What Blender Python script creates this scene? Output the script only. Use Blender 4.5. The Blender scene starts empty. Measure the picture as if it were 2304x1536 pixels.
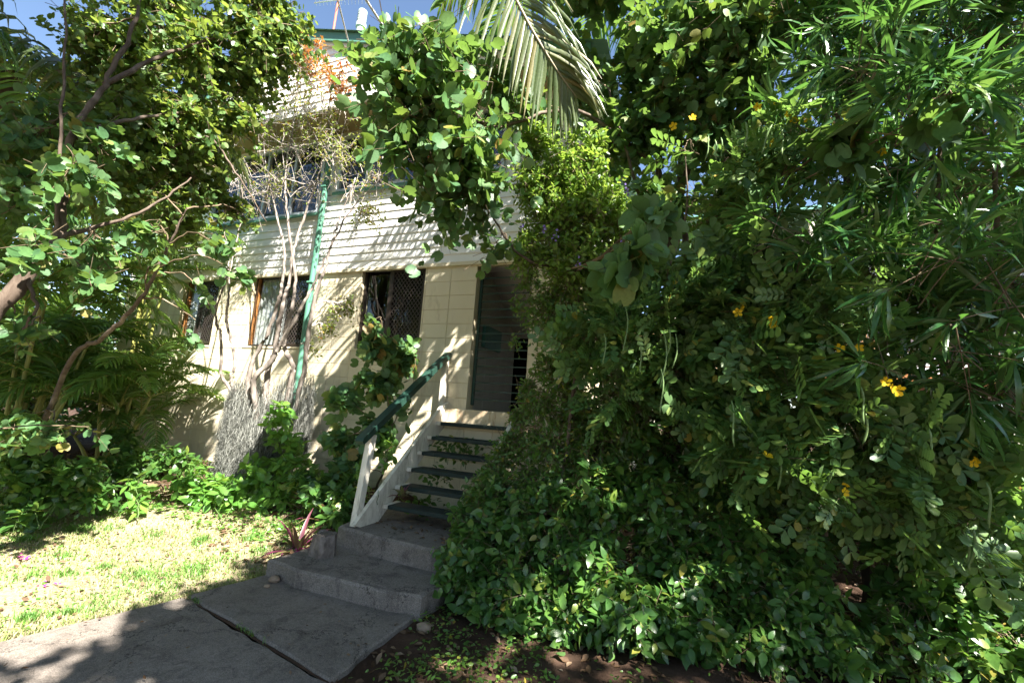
import bpy, math, random
import numpy as np
from mathutils import Matrix, Vector

# ------------------------------------------------------------------ camera, sky, sun, exposure
scene = bpy.context.scene
COL = scene.collection
CAM_POS = (0.0, 0.0, 1.55)
PITCH, ROLL, HEAD = math.radians(8.6), math.radians(4.0), math.radians(112.0)
_f = Vector((math.cos(HEAD)*math.cos(PITCH), math.sin(HEAD)*math.cos(PITCH), math.sin(PITCH)))
_r = Vector((math.sin(HEAD), -math.cos(HEAD), 0.0)); _u = _r.cross(_f)
RT = _r*math.cos(ROLL) + _u*math.sin(ROLL); UP = -_r*math.sin(ROLL) + _u*math.cos(ROLL); FW = _f
cam = bpy.data.cameras.new('camera'); cam.sensor_width = 36.0; cam.lens = 15.94; cam.clip_start = 0.05; cam.clip_end = 500.0
cam_obj = bpy.data.objects.new('camera', cam); COL.objects.link(cam_obj)
cam_obj.matrix_world = Matrix(((RT.x, UP.x, -FW.x, CAM_POS[0]), (RT.y, UP.y, -FW.y, CAM_POS[1]), (RT.z, UP.z, -FW.z, CAM_POS[2]), (0, 0, 0, 1)))
scene.camera = cam_obj

SUN_DIR = Vector((0.80, -0.50, 1.05)).normalized()       # towards the sun
SUN_ELEV = math.asin(SUN_DIR.z); SUN_AZ = math.atan2(SUN_DIR.x, SUN_DIR.y)
world = bpy.data.worlds.new('World'); scene.world = world; world.use_nodes = True
wn = world.node_tree.nodes; wl = world.node_tree.links; wn.clear()
sky = wn.new('ShaderNodeTexSky'); sky.sky_type = 'NISHITA'; sky.sun_disc = False
sky.sun_elevation = SUN_ELEV; sky.sun_rotation = SUN_AZ; sky.air_density = 1.0; sky.dust_density = 0.4; sky.ozone_density = 1.6
bg = wn.new('ShaderNodeBackground'); bg.inputs['Strength'].default_value = 0.052
wo = wn.new('ShaderNodeOutputWorld'); wl.new(sky.outputs[0], bg.inputs[0]); wl.new(bg.outputs[0], wo.inputs[0])
sun = bpy.data.lights.new('sun', 'SUN'); sun.energy = 5.0; sun.angle = math.radians(0.53); sun.color = (1.0, 0.95, 0.86)
sun_obj = bpy.data.objects.new('sun', sun); COL.objects.link(sun_obj); sun_obj.location = (6, -4, 12)
sun_obj.rotation_euler = SUN_DIR.to_track_quat('Z', 'Y').to_euler()
vs = scene.view_settings
scene.display_settings.display_device = 'sRGB'; vs.view_transform = 'Standard'; vs.look = 'None'; vs.gamma = 1.0; vs.use_curve_mapping = False
vs.exposure = 2.5
scene.render.engine = 'CYCLES'
cy = scene.cycles
cy.max_bounces = 5; cy.diffuse_bounces = 3; cy.glossy_bounces = 2; cy.transmission_bounces = 4; cy.transparent_max_bounces = 6
cy.sample_clamp_indirect = 8.0; cy.caustics_reflective = False; cy.caustics_refractive = False
cy.use_denoising = True
try: cy.denoiser = 'OPENIMAGEDENOISE'
except Exception: pass

# ------------------------------------------------------------------ helpers
def link(name, me, mat=None, parent=None):
    o = bpy.data.objects.new(name, me); COL.objects.link(o)
    if mat is not None and me is not None and not me.materials: me.materials.append(mat)
    if parent is not None:
        o.parent = parent; o.location = -Vector(parent_origin(parent))
    return o
def parent_origin(p):
    v = Vector((0, 0, 0))
    while p is not None: v += p.location; p = p.parent
    return v
def tag(o, label=None, cat=None, group=None, kind=None):
    if label: o['label'] = label
    if cat: o['category'] = cat
    if group: o['group'] = group
    if kind: o['kind'] = kind
    return o
def empty(name, loc, label, cat, group=None):
    o = bpy.data.objects.new(name, None); COL.objects.link(o); o.location = loc; o.empty_display_size = 0.2
    return tag(o, label, cat, group)
def pymesh(name, V, F, smooth=False):
    me = bpy.data.meshes.new(name); me.from_pydata([tuple(map(float, v)) for v in V], [], [tuple(map(int, f)) for f in F]); me.update()
    if smooth: me.polygons.foreach_set('use_smooth', [True]*len(me.polygons))
    return me
def trimesh(name, V, F, smooth=True):
    V = np.ascontiguousarray(V, np.float32); F = np.ascontiguousarray(F, np.int32)
    me = bpy.data.meshes.new(name); n = len(F); k = F.shape[1]
    me.vertices.add(len(V)); me.vertices.foreach_set('co', V.ravel())
    me.loops.add(n*k); me.loops.foreach_set('vertex_index', F.ravel())
    me.polygons.add(n); me.polygons.foreach_set('loop_start', np.arange(n, dtype=np.int32)*k)
    me.polygons.foreach_set('loop_total', np.full(n, k, np.int32))
    me.polygons.foreach_set('use_smooth', np.full(n, smooth))
    me.update(calc_edges=True); me.validate(); return me
class MB:
    """collects simple shapes (world coordinates) into one mesh"""
    def __init__(s): s.V = []; s.F = []
    def add(s, V, F):
        b = len(s.V); s.V += [tuple(v) for v in V]; s.F += [tuple(i+b for i in f) for f in F]; return s
    def box(s, x0, x1, y0, y1, z0, z1, bev=0.0):
        if bev <= 0:
            return s.add([(x, y, z) for z in (z0, z1) for y in (y0, y1) for x in (x0, x1)],
                         [(0, 2, 3, 1), (4, 5, 7, 6), (0, 1, 5, 4), (2, 6, 7, 3), (0, 4, 6, 2), (1, 3, 7, 5)])
        b = bev; V = []
        for z, i in ((z0, b), (z0+b, 0), (z1-b, 0), (z1, b)):
            V += [(x0+i, y0+i, z), (x1-i, y0+i, z), (x1-i, y1-i, z), (x0+i, y1-i, z)] if i else \
                 [(x0, y0, z), (x1, y0, z), (x1, y1, z), (x0, y1, z)]
        F = [(3, 2, 1, 0), (12, 13, 14, 15)]
        for k in range(3):
            for j in range(4):
                a = k*4+j; c = k*4+(j+1) % 4; F.append((a, c, c+4, a+4))
        return s.add(V, F)
    def prism(s, poly, axis, a, b):
        """poly of 2-D points extruded along an axis from a to b"""
        n = len(poly)
        def P(p, t): return {'x': (t, p[0], p[1]), 'y': (p[0], t, p[1]), 'z': (p[0], p[1], t)}[axis]
        V = [P(p, a) for p in poly]+[P(p, b) for p in poly]
        F = [tuple(range(n))[::-1], tuple(range(n, 2*n))]+[(i, (i+1) % n, (i+1) % n+n, i+n) for i in range(n)]
        return s.add(V, F)
    def tube(s, pts, rad, sides=6, cap=True):
        V, F = tube_arrays(pts, rad, sides); s.add(V.tolist(), F.tolist())
        if cap:
            n = len(s.V); k = len(pts)
            s.F.append(tuple(range(n-sides*k, n-sides*k+sides))[::-1]); s.F.append(tuple(range(n-sides, n)))
        return s
    def build(s, name, mat, parent=None, smooth=False):
        me = pymesh(name, s.V, s.F, smooth); return link(name, me, mat, parent)
def tube_arrays(pts, rad, sides=6):
    P = np.asarray(pts, float); n = len(P)
    R = np.full(n, rad, float) if np.isscalar(rad) else np.asarray(rad, float)
    T = np.gradient(P, axis=0); T /= np.linalg.norm(T, axis=1, keepdims=True)+1e-9
    ref = np.array([0.31, 0.17, 0.93]); U = np.cross(T, ref); bad = np.linalg.norm(U, axis=1) < .15
    U[bad] = np.cross(T[bad], (1, 0, 0)); U /= np.linalg.norm(U, axis=1, keepdims=True); W = np.cross(T, U)
    a = np.linspace(0, 2*math.pi, sides, endpoint=False)
    V = (P[:, None]+R[:, None, None]*(np.cos(a)[None, :, None]*U[:, None]+np.sin(a)[None, :, None]*W[:, None])).reshape(-1, 3)
    i = np.arange(n-1)[:, None]*sides; j = np.arange(sides)[None]; k = (j+1) % sides
    F = np.stack([i+j, i+k, i+k+sides, i+j+sides], -1).reshape(-1, 4)
    return V, F
def many_tubes(name, lines, radii, mat, parent, sides=3, kind='stuff'):
    groups = {}
    for p, r in zip(lines, radii): groups.setdefault(len(p), []).append((p, r))
    if not groups: return None
    VV, FF, b = [], [], 0
    for n, items in groups.items():
        P = np.array([p for p, r in items], float); R = np.array([np.full(n, r) if np.isscalar(r) else r for p, r in items], float); m = len(P)
        T = np.gradient(P, axis=1); T /= np.linalg.norm(T, axis=2, keepdims=True)+1e-9
        U = np.cross(T, np.array([0.31, 0.17, 0.93])); U /= np.linalg.norm(U, axis=2, keepdims=True)+1e-9; W = np.cross(T, U)
        a = np.linspace(0, 2*math.pi, sides, endpoint=False)[:, None]
        V = P[:, :, None]+R[:, :, None, None]*(np.cos(a)*U[:, :, None]+np.sin(a)*W[:, :, None])
        i = np.arange(n-1)[:, None]*sides; j = np.arange(sides)[None]; k = (j+1) % sides
        F = np.stack([i+j, i+k, i+k+sides, i+j+sides], -1).reshape(1, -1, 4)+(np.arange(m)*n*sides)[:, None, None]
        VV.append(V.reshape(-1, 3)); FF.append(F.reshape(-1, 4)+b); b += m*n*sides
    o = link(name, trimesh(name, np.concatenate(VV), np.concatenate(FF)), mat, parent)
    if kind: o['kind'] = kind
    return o
def smooth_line(pts, n=6, wob=0.0, rng=None):
    """Catmull-Rom through the points"""
    P = np.asarray(pts, float)
    if len(P) < 3 and n < 2: return P
    Q = np.vstack([2*P[0]-P[1], P, 2*P[-1]-P[-2]]); out = []
    for i in range(len(P)-1):
        p0, p1, p2, p3 = Q[i:i+4]
        for t in np.linspace(0, 1, n, endpoint=False):
            out.append(.5*((2*p1)+(-p0+p2)*t+(2*p0-5*p1+4*p2-p3)*t*t+(-p0+3*p1-3*p2+p3)*t**3))
    out.append(P[-1]); out = np.array(out)
    if wob and rng is not None: out[1:-1] += rng.normal(size=out[1:-1].shape)*wob
    return out
def unit(a): return a/(np.linalg.norm(a, axis=-1, keepdims=True)+1e-9)
def sstep(a, b, x):
    t = np.clip((x-a)/(b-a), 0, 1); return t*t*(3-2*t)
def ground_z(x, y):
    x = np.asarray(x, float); y = np.asarray(y, float)
    left = sstep(-2.9, -3.6, x); right = sstep(-2.1, -1.4, x)
    z = -.03+left*.40*sstep(3.0, 5.1, y)+right*.30*sstep(3.6, 6.0, y)+(1-left)*(1-right)*.2*sstep(3.9, 5., y)
    z = z+.018*np.sin(x*2.3+1.1*y)*np.sin(y*1.9-.6*x)+.010*np.sin(x*6.1+.5)*np.sin(y*5.3+1.7*x)
    path = sstep(-4.1, -3.8, x)*sstep(-1.5, -1.8, x)*sstep(3.4, 3.2, y)
    return z*(1-path)+path*-.035

# ------------------------------------------------------------------ materials
def new_mat(name):
    m = bpy.data.materials.new(name); m.use_nodes = True; nt = m.node_tree; nt.nodes.clear()
    out = nt.nodes.new('ShaderNodeOutputMaterial'); p = nt.nodes.new('ShaderNodeBsdfPrincipled')
    nt.links.new(p.outputs[0], out.inputs[0]); return m, nt, p, out
def ramp(nt, stops, interp='LINEAR'):
    r = nt.nodes.new('ShaderNodeValToRGB'); e = r.color_ramp.elements; r.color_ramp.interpolation = interp
    while len(e) < len(stops): e.new(0.5)
    for el, (p, c) in zip(e, stops): el.position = p; el.color = (*c, 1)
    return r
def noise(nt, scale, detail=4, rough=.6, coord='Object', dist=0.0, vscale=None):
    t = nt.nodes.new('ShaderNodeTexCoord'); n = nt.nodes.new('ShaderNodeTexNoise')
    n.inputs['Scale'].default_value = scale; n.inputs['Detail'].default_value = detail; n.inputs['Roughness'].default_value = rough; n.inputs['Distortion'].default_value = dist
    if coord == 'World':
        g = nt.nodes.new('ShaderNodeNewGeometry'); src = g.outputs['Position']
    else: src = t.outputs[coord]
    if vscale:
        mp = nt.nodes.new('ShaderNodeMapping'); mp.inputs['Scale'].default_value = vscale; nt.links.new(src, mp.inputs['Vector']); src = mp.outputs[0]
    nt.links.new(src, n.inputs['Vector']); return n
def mix(nt, fac, a, b, mode='MIX'):
    m = nt.nodes.new('ShaderNodeMix'); m.data_type = 'RGBA'; m.blend_type = mode
    for s, v in ((m.inputs[0], fac), (m.inputs[6], a), (m.inputs[7], b)):
        if hasattr(v, 'links'): nt.links.new(v, s)
        elif isinstance(v, tuple): s.default_value = (*v, 1)
        else: s.default_value = v
    return m.outputs[2]
def bump(nt, p, height, strength, dist=0.01):
    b = nt.nodes.new('ShaderNodeBump'); b.inputs['Strength'].default_value = strength; b.inputs['Distance'].default_value = dist
    nt.links.new(height, b.inputs['Height']); nt.links.new(b.outputs[0], p.inputs['Normal'])
def paint(name, col, col2=None, scale=3.0, rough=.5, bumpk=.15, spec=.4, streak=True, dirt=None, dirt_lo=.55, dirt_hi=.8, metal=0.0):
    """weathered paint: two close tones, fine grain and patches of dirt with a shape of their own"""
    m, nt, p, out = new_mat(name)
    n = noise(nt, scale, 5, .65, 'World', .3, (1, 1, .35) if streak else None)
    c2 = col2 or tuple(c*.86 for c in col)
    r = ramp(nt, [(.32, c2), (.68, col)]); nt.links.new(n.outputs['Fac'], r.inputs[0]); c = r.outputs[0]
    if dirt:
        d = noise(nt, scale*2.3, 8, .7, 'World', .8, (1, 1, .25) if streak else None)
        dr = ramp(nt, [(dirt_lo, (0, 0, 0)), (dirt_hi, (1, 1, 1))]); nt.links.new(d.outputs['Fac'], dr.inputs[0])
        c = mix(nt, dr.outputs[0], c, dirt)
    nt.links.new(c, p.inputs['Base Color'])
    p.inputs['Roughness'].default_value = rough; p.inputs['Specular IOR Level'].default_value = spec; p.inputs['Metallic'].default_value = metal
    g = noise(nt, 90, 4, .7, 'World'); bump(nt, p, g.outputs['Fac'], bumpk, .004)
    return m
def bark(name, a, b, scale=14):
    m, nt, p, out = new_mat(name)
    n = noise(nt, scale, 6, .7, 'World', 1.2, (1, 1, .3)); r = ramp(nt, [(.3, a), (.7, b)]); nt.links.new(n.outputs['Fac'], r.inputs[0])
    l = noise(nt, 5, 3, .5, 'World'); lr = ramp(nt, [(.55, (0, 0, 0)), (.72, (1, 1, 1))]); nt.links.new(l.outputs['Fac'], lr.inputs[0])
    c = mix(nt, lr.outputs[0], r.outputs[0], tuple(min(1, x*1.5+.03) for x in b))
    nt.links.new(c, p.inputs['Base Color']); p.inputs['Roughness'].default_value = .85; p.inputs['Specular IOR Level'].default_value = .2
    bump(nt, p, n.outputs['Fac'], .6, .012); return m
def leafmat(name, stops, trans=(.30, .42, .03), tfac=.38, rough=.38, spec=.5, vein=.25, under=.38):
    """a leaf: random tint for each leaf, gloss on top and light passing through from behind"""
    m, nt, p, out = new_mat(name)
    g = nt.nodes.new('ShaderNodeNewGeometry'); oi = nt.nodes.new('ShaderNodeObjectInfo')
    ad = nt.nodes.new('ShaderNodeMath'); ad.operation = 'ADD'; nt.links.new(g.outputs['Random Per Island'], ad.inputs[0]); nt.links.new(oi.outputs['Random'], ad.inputs[1])
    fr = nt.nodes.new('ShaderNodeMath'); fr.operation = 'FRACT'; nt.links.new(ad.outputs[0], fr.inputs[0])
    r = ramp(nt, stops); nt.links.new(fr.outputs[0], r.inputs[0])
    n = noise(nt, 60, 3, .6, 'World'); nr = ramp(nt, [(.3, (.78, .78, .78)), (.7, (1.15, 1.15, 1.1))]); nt.links.new(n.outputs['Fac'], nr.inputs[0])
    c = mix(nt, 1.0, r.outputs[0], nr.outputs[0], 'MULTIPLY')
    pale = mix(nt, .5, mix(nt, 1.0, c, (1.5, 1.45, 1.5), 'MULTIPLY'), (.17, .22, .12))       # the paler underside of the leaf
    ub = nt.nodes.new('ShaderNodeMath'); ub.operation = 'MULTIPLY'; ub.inputs[1].default_value = under; nt.links.new(g.outputs['Backfacing'], ub.inputs[0])
    c = mix(nt, ub.outputs[0], c, pale)
    nt.links.new(c, p.inputs['Base Color']); p.inputs['Roughness'].default_value = rough; p.inputs['Specular IOR Level'].default_value = spec
    t = nt.nodes.new('ShaderNodeBsdfTranslucent'); tc = mix(nt, .55, c, trans); nt.links.new(tc, t.inputs[0])
    ms = nt.nodes.new('ShaderNodeMixShader'); ms.inputs[0].default_value = tfac
    nt.links.new(p.outputs[0], ms.inputs[1]); nt.links.new(t.outputs[0], ms.inputs[2]); nt.links.new(ms.outputs[0], out.inputs[0])
    bump(nt, p, n.outputs['Fac'], vein, .004)
    return m
def flat(name, col, rough=.5, spec=.4, metal=0.0): return paint(name, col, tuple(c*.88 for c in col), 6, rough, .08, spec, False, metal=metal)

M = {}
M['cream'] = paint('cream_paint', (.71, .64, .48), (.64, .57, .41), 1.6, .6, .25, .3, True, (.36, .29, .19), .54, .80)
M['mortar'] = paint('painted_joint', (.60, .52, .36), (.52, .45, .31), 3, .8, .3, .2)
M['board'] = paint('weatherboard_paint', (.82, .81, .78), (.75, .74, .71), 1.2, .45, .08, .4, True, (.48, .43, .34), .58, .85)
M['white'] = paint('white_paint', (.72, .68, .60), (.58, .54, .46), 4, .6, .3, .3, True, (.26, .22, .16), .50, .70)
M['soffit'] = paint('soffit_paint', (.44, .34, .20), (.36, .27, .15), 2, .6, .1, .3, False)
M['green'] = paint('green_paint', (.018, .055, .040), (.012, .038, .028), 5, .5, .12, .35, True, (.10, .12, .09), .64, .82)
M['roofgreen'] = paint('green_roof_paint', (.10, .24, .17), (.07, .18, .13), 3, .5, .1, .4, True, (.28, .33, .26), .6, .85)
M['pipegreen'] = paint('downpipe_paint', (.10, .27, .19), (.07, .20, .14), 4, .45, .1, .45, True, (.30, .36, .27), .6, .85)
M['tread'] = paint('tread_paint', (.022, .036, .032), (.014, .024, .022), 5, .7, .3, .25, False, (.09, .085, .07), .58, .75)
M['darkframe'] = flat('bronze_aluminium', (.030, .022, .018), .4, .5)
M['palealu'] = flat('pale_blue_aluminium', (.50, .55, .60), .45, .5)
M['timber'] = paint('varnished_timber', (.36, .16, .05), (.24, .10, .03), 8, .5, .2, .4)
M['curtain'] = flat('curtain_cloth', (.70, .70, .68), .9, .1)
M['screen'] = flat('screen_aluminium', (.075, .062, .056), .5, .4)
M['hall'] = paint('hall_paint', (.66, .62, .54), (.58, .54, .46), 2, .7, .1, .3)
M['dark'] = flat('dark_room', (.03, .028, .026), .9, .1)  # near-black colour stands for the shade in unlit interiors
M['greywall'] = paint('grey_painted_block', (.46, .45, .43), (.40, .39, .37), 2, .7, .2, .3)
M['teal'] = flat('teal_metal', (.05, .17, .15), .45, .5)
M['rust'] = paint('rust_streaked_cream', (.62, .53, .38), (.52, .42, .28), 3, .7, .3, .3, True, (.26, .10, .03), .52, .68)
M['redmast'] = paint('rusty_mast', (.40, .12, .08), (.28, .08, .05), 9, .6, .2, .4)
M['alu'] = flat('bare_aluminium', (.62, .62, .62), .35, .5, .8)
M['cable'] = flat('pale_cable', (.62, .60, .56), .6, .3)
M['ventwhite'] = flat('vent_pipe_paint', (.42, .50, .46), .5, .4)
def glass(name, tint, rough=.02):
    m, nt, p, out = new_mat(name); p.inputs['Base Color'].default_value = (*tint, 1); p.inputs['Roughness'].default_value = rough
    p.inputs['Specular IOR Level'].default_value = .7
    t = nt.nodes.new('ShaderNodeBsdfTransparent'); t.inputs[0].default_value = (.82, .84, .84, 1)
    lw = nt.nodes.new('ShaderNodeLayerWeight'); lw.inputs[0].default_value = .5
    pw = nt.nodes.new('ShaderNodeMath'); pw.operation = 'POWER'; pw.inputs[1].default_value = 4.0; nt.links.new(lw.outputs['Facing'], pw.inputs[0])
    ma = nt.nodes.new('ShaderNodeMath'); ma.operation = 'MULTIPLY_ADD'; ma.inputs[1].default_value = .40; ma.inputs[2].default_value = .06; nt.links.new(pw.outputs[0], ma.inputs[0])
    gl = nt.nodes.new('ShaderNodeBsdfGlossy'); gl.inputs['Roughness'].default_value = rough
    ms = nt.nodes.new('ShaderNodeMixShader'); nt.links.new(ma.outputs[0], ms.inputs[0]); nt.links.new(t.outputs[0], ms.inputs[1]); nt.links.new(gl.outputs[0], ms.inputs[2])
    nt.links.new(ms.outputs[0], out.inputs[0]); return m
M['glass'] = glass('window_glass', (.5, .5, .5))
def concrete(name, a, b, stain):
    m, nt, p, out = new_mat(name)
    n = noise(nt, 1.7, 6, .62, 'World', .4); r = ramp(nt, [(.3, a), (.7, b)]); nt.links.new(n.outputs['Fac'], r.inputs[0])
    s = noise(nt, 4.5, 8, .72, 'World', 1.0); sr = ramp(nt, [(.5, (0, 0, 0)), (.74, (1, 1, 1))]); nt.links.new(s.outputs['Fac'], sr.inputs[0])
    c = mix(nt, sr.outputs[0], r.outputs[0], stain)
    g = noise(nt, 160, 2, .5, 'World'); gr = ramp(nt, [(.35, (.72, .72, .72)), (.5, (1, 1, 1)), (.66, (1.35, 1.32, 1.28))]); nt.links.new(g.outputs['Fac'], gr.inputs[0])
    c = mix(nt, 1.0, c, gr.outputs[0], 'MULTIPLY')
    h = noise(nt, 48, 4, .75, 'World', .3); hr = ramp(nt, [(.36, (.80, .79, .78)), (.5, (1, 1, 1)), (.70, (1.22, 1.2, 1.18))]); nt.links.new(h.outputs['Fac'], hr.inputs[0])
    c = mix(nt, 1.0, c, hr.outputs[0], 'MULTIPLY')
    vo = nt.nodes.new('ShaderNodeTexVoronoi'); vo.feature = 'DISTANCE_TO_EDGE'; vo.inputs['Scale'].default_value = .9
    wv = noise(nt, 3, 5, .7, 'World'); gg = nt.nodes.new('ShaderNodeNewGeometry'); wp = nt.nodes.new('ShaderNodeVectorMath'); wp.operation = 'MULTIPLY_ADD'; wp.inputs[1].default_value = (.7, .7, .7)
    nt.links.new(wv.outputs['Color'], wp.inputs[0]); nt.links.new(gg.outputs['Position'], wp.inputs[2]); nt.links.new(wp.outputs[0], vo.inputs['Vector'])
    cr = ramp(nt, [(.0, (1, 1, 1)), (.008, (0, 0, 0))]); nt.links.new(vo.outputs['Distance'], cr.inputs[0])
    c = mix(nt, cr.outputs[0], c, (.04, .035, .03)); nt.links.new(c, p.inputs['Base Color'])
    p.inputs['Roughness'].default_value = .9; p.inputs['Specular IOR Level'].default_value = .18
    bump(nt, p, g.outputs['Fac'], .5, .005); return m
M['concrete'] = concrete('path_concrete', (.135, .116, .102), (.208, .182, .162), (.074, .062, .054))
M['concrete2'] = concrete('step_concrete', (.135, .117, .106), (.225, .200, .183), (.066, .056, .051))

# ground: red-brown soil, litter and dry lawn mixed by place
m, nt, p, out = new_mat('soil_and_lawn'); M['ground'] = m
n1 = noise(nt, 2.2, 8, .7, 'World', .6); soil = ramp(nt, [(.28, (.030, .019, .013)), (.55, (.072, .044, .031)), (.78, (.125, .082, .058))]); nt.links.new(n1.outputs['Fac'], soil.inputs[0])
n2 = noise(nt, 22, 6, .7, 'World', .5); lawn = ramp(nt, [(.28, (.13, .10, .06)), (.5, (.31, .25, .175)), (.62, (.22, .23, .10)), (.8, (.42, .35, .26))]); nt.links.new(n2.outputs['Fac'], lawn.inputs[0])
g = nt.nodes.new('ShaderNodeNewGeometry'); sx = nt.nodes.new('ShaderNodeSeparateXYZ'); nt.links.new(g.outputs['Position'], sx.inputs[0])
def mr(src, a, b):
    q = nt.nodes.new('ShaderNodeMapRange'); q.inputs[1].default_value = a; q.inputs[2].default_value = b; q.interpolation_type = 'SMOOTHSTEP'; nt.links.new(src, q.inputs[0]); return q.outputs[0]
def mul(a, b):
    q = nt.nodes.new('ShaderNodeMath'); q.operation = 'MULTIPLY'; nt.links.new(a, q.inputs[0]); nt.links.new(b, q.inputs[1]); return q.outputs[0]
n3 = noise(nt, 1.6, 5, .7, 'World', .4)
wob = nt.nodes.new('ShaderNodeMath'); wob.operation = 'MULTIPLY_ADD'; wob.inputs[1].default_value = 1.4; nt.links.new(n3.outputs['Fac'], wob.inputs[0]); nt.links.new(sx.outputs[1], wob.inputs[2])
lf = mul(mr(sx.outputs[0], -3.2, -3.7), mr(wob.outputs[0], 5.2, 4.5))
nt.links.new(mix(nt, lf, soil.outputs[0], lawn.outputs[0]), p.inputs['Base Color'])
p.inputs['Roughness'].default_value = .95; p.inputs['Specular IOR Level'].default_value = .1
bump(nt, p, n2.outputs['Fac'], .8, .02)

# leaves
G = lambda r, g, b: (r, g, b)
M['leaf_bauhinia'] = leafmat('bauhinia_leaf', [(0, G(0.052, 0.122, 0.053)), (.5, G(0.071, 0.163, 0.056)), (.85, G(0.109, 0.206, 0.062)), (.96, G(0.172, 0.213, 0.050)), (1, G(0.230, 0.150, 0.037))], (.28, .46, .05), .32, .46, .35)
M['leaf_bauhinia_sun'] = leafmat('bauhinia_sunlit_leaf', [(0, G(.050, .115, .036)), (.5, G(.085, .170, .042)), (.88, G(.135, .215, .052)), (.97, G(.20, .21, .05)), (1, G(.22, .13, .03))], (.42, .54, .06), .42, .42, .45)  # yellower copy of the bauhinia leaf, sunlight put into its colour
M['leaf_ovate'] = leafmat('shrub_leaf', [(0, G(0.039, 0.104, 0.026)), (.5, G(0.059, 0.143, 0.032)), (.9, G(0.095, 0.192, 0.037)), (.97, G(0.182, 0.239, 0.043)), (1, G(0.281, 0.251, 0.053))], (.27, .48, .05), .38, .32, .55)
M['leaf_bright'] = leafmat('bright_leaf', [(0, G(0.069, 0.188, 0.035)), (.5, G(0.103, 0.250, 0.043)), (1, G(0.184, 0.325, 0.062))], (.36, .58, .05), .42, .36, .5)
M['leaf_duranta'] = leafmat('duranta_leaf', [(0, G(.070, .165, .028)), (.5, G(.12, .235, .035)), (1, G(.21, .30, .055))], (.44, .62, .06), .42, .34, .5)
M['leaf_vine'] = leafmat('vine_leaf', [(0, G(0.048, 0.119, 0.026)), (.6, G(0.084, 0.179, 0.032)), (.94, G(0.140, 0.226, 0.038)), (1, G(0.337, 0.239, 0.043))], (.31, .52, .05), .40, .34, .5)
M['leaf_senna'] = leafmat('senna_leaf', [(0, G(0.055, 0.133, 0.043)), (.5, G(0.083, 0.175, 0.050)), (.85, G(0.140, 0.239, 0.060)), (.97, G(0.232, 0.307, 0.077)), (1, G(0.390, 0.286, 0.043))], (.28, .50, .06), .38, .40, .45, under=.6)
M['leaf_narrow'] = leafmat('narrow_leaf', [(0, G(0.030, 0.102, 0.029)), (.55, G(0.048, 0.137, 0.036)), (.9, G(0.101, 0.206, 0.045)), (1, G(0.172, 0.251, 0.068))], (.18, .42, .05), .28, .26, .6)
M['leaf_palm'] = leafmat('palm_leaflet', [(0, G(0.046, 0.125, 0.027)), (.6, G(0.081, 0.181, 0.035)), (1, G(0.161, 0.250, 0.056))], (.32, .50, .04), .34, .34, .5)
M['leaf_palm_dry'] = leafmat('half_dry_palm_leaflet', [(0, G(.075, .115, .045)), (.5, G(.11, .15, .06)), (.85, G(.15, .17, .09)), (1, G(.24, .19, .06))], (.40, .46, .08), .34, .32, .6, under=0.0)
M['leaf_myrtle'] = leafmat('myrtle_leaf', [(0, G(.10, .18, .030)), (.55, G(.17, .25, .04)), (.85, G(.28, .25, .045)), (1, G(.36, .17, .03))], (.50, .54, .06), .44, .42, .4)
M['leaf_orange'] = leafmat('autumn_myrtle_leaf', [(0, G(.22, .17, .03)), (.4, G(.36, .16, .03)), (1, G(.45, .09, .03))], (.60, .26, .04), .42, .42, .4, under=0.0)
M['leaf_back'] = leafmat('far_tree_leaf', [(0, G(0.034, 0.090, 0.025)), (.6, G(0.057, 0.131, 0.033)), (1, G(0.109, 0.188, 0.044))], (.26, .42, .04), .36, .42, .4)
M['grass'] = leafmat('grass_blade', [(0, G(.11, .18, .045)), (.4, G(.20, .25, .08)), (.72, G(.34, .32, .17)), (1, G(.46, .40, .27))], (.38, .42, .12), .3, .6, .2, .05, under=0.0)
M['litter'] = leafmat('dead_leaf', [(0, G(.07, .040, .022)), (.5, G(.13, .080, .048)), (.85, G(.22, .15, .10)), (1, G(.30, .23, .17))], (.22, .12, .05), .15, .7, .2, .3, under=0.0)
M['rhoeo'] = leafmat('striped_leaf', [(0, G(.10, .13, .035)), (.5, G(.16, .16, .06)), (1, G(.14, .035, .07))], (.30, .16, .08), .3, .35, .5, under=0.0)
M['rhoeo_purple'] = leafmat('purple_leaf', [(0, G(.11, .025, .06)), (1, G(.22, .05, .10))], (.4, .06, .14), .3, .35, .5, under=0.0)
M['petal_yellow'] = leafmat('yellow_petal', [(0, G(.78, .50, .015)), (1, G(.86, .60, .02))], (.9, .6, .02), .35, .5, .3, .05, under=0.0)
M['petal_purple'] = leafmat('purple_petal', [(0, G(.22, .15, .52)), (1, G(.36, .26, .66))], (.4, .3, .7), .35, .5, .3, .05, under=0.0)
M['petal_pink'] = leafmat('magenta_petal', [(0, G(.45, .04, .28)), (1, G(.55, .07, .36))], (.6, .1, .4), .3, .5, .3, .05, under=0.0)
M['pod'] = leafmat('green_pod', [(0, G(.16, .26, .10)), (1, G(.22, .32, .13))], (.3, .45, .12), .2, .4, .4, .1)
M['bark_brown'] = bark('brown_bark', (.055, .038, .028), (.15, .115, .09))
M['bark_pale'] = bark('pale_myrtle_bark', (.10, .082, .07), (.29, .25, .22))
M['bark_dark'] = bark('dark_bark', (.05, .036, .026), (.13, .095, .07))
M['twig'] = bark('twig_bark', (.10, .075, .045), (.20, .15, .10))
M['twig_pale'] = bark('pale_twig_bark', (.26, .22, .19), (.50, .45, .41))
M['stem_green'] = flat('green_stem', (.10, .15, .05), .6, .3)
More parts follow.
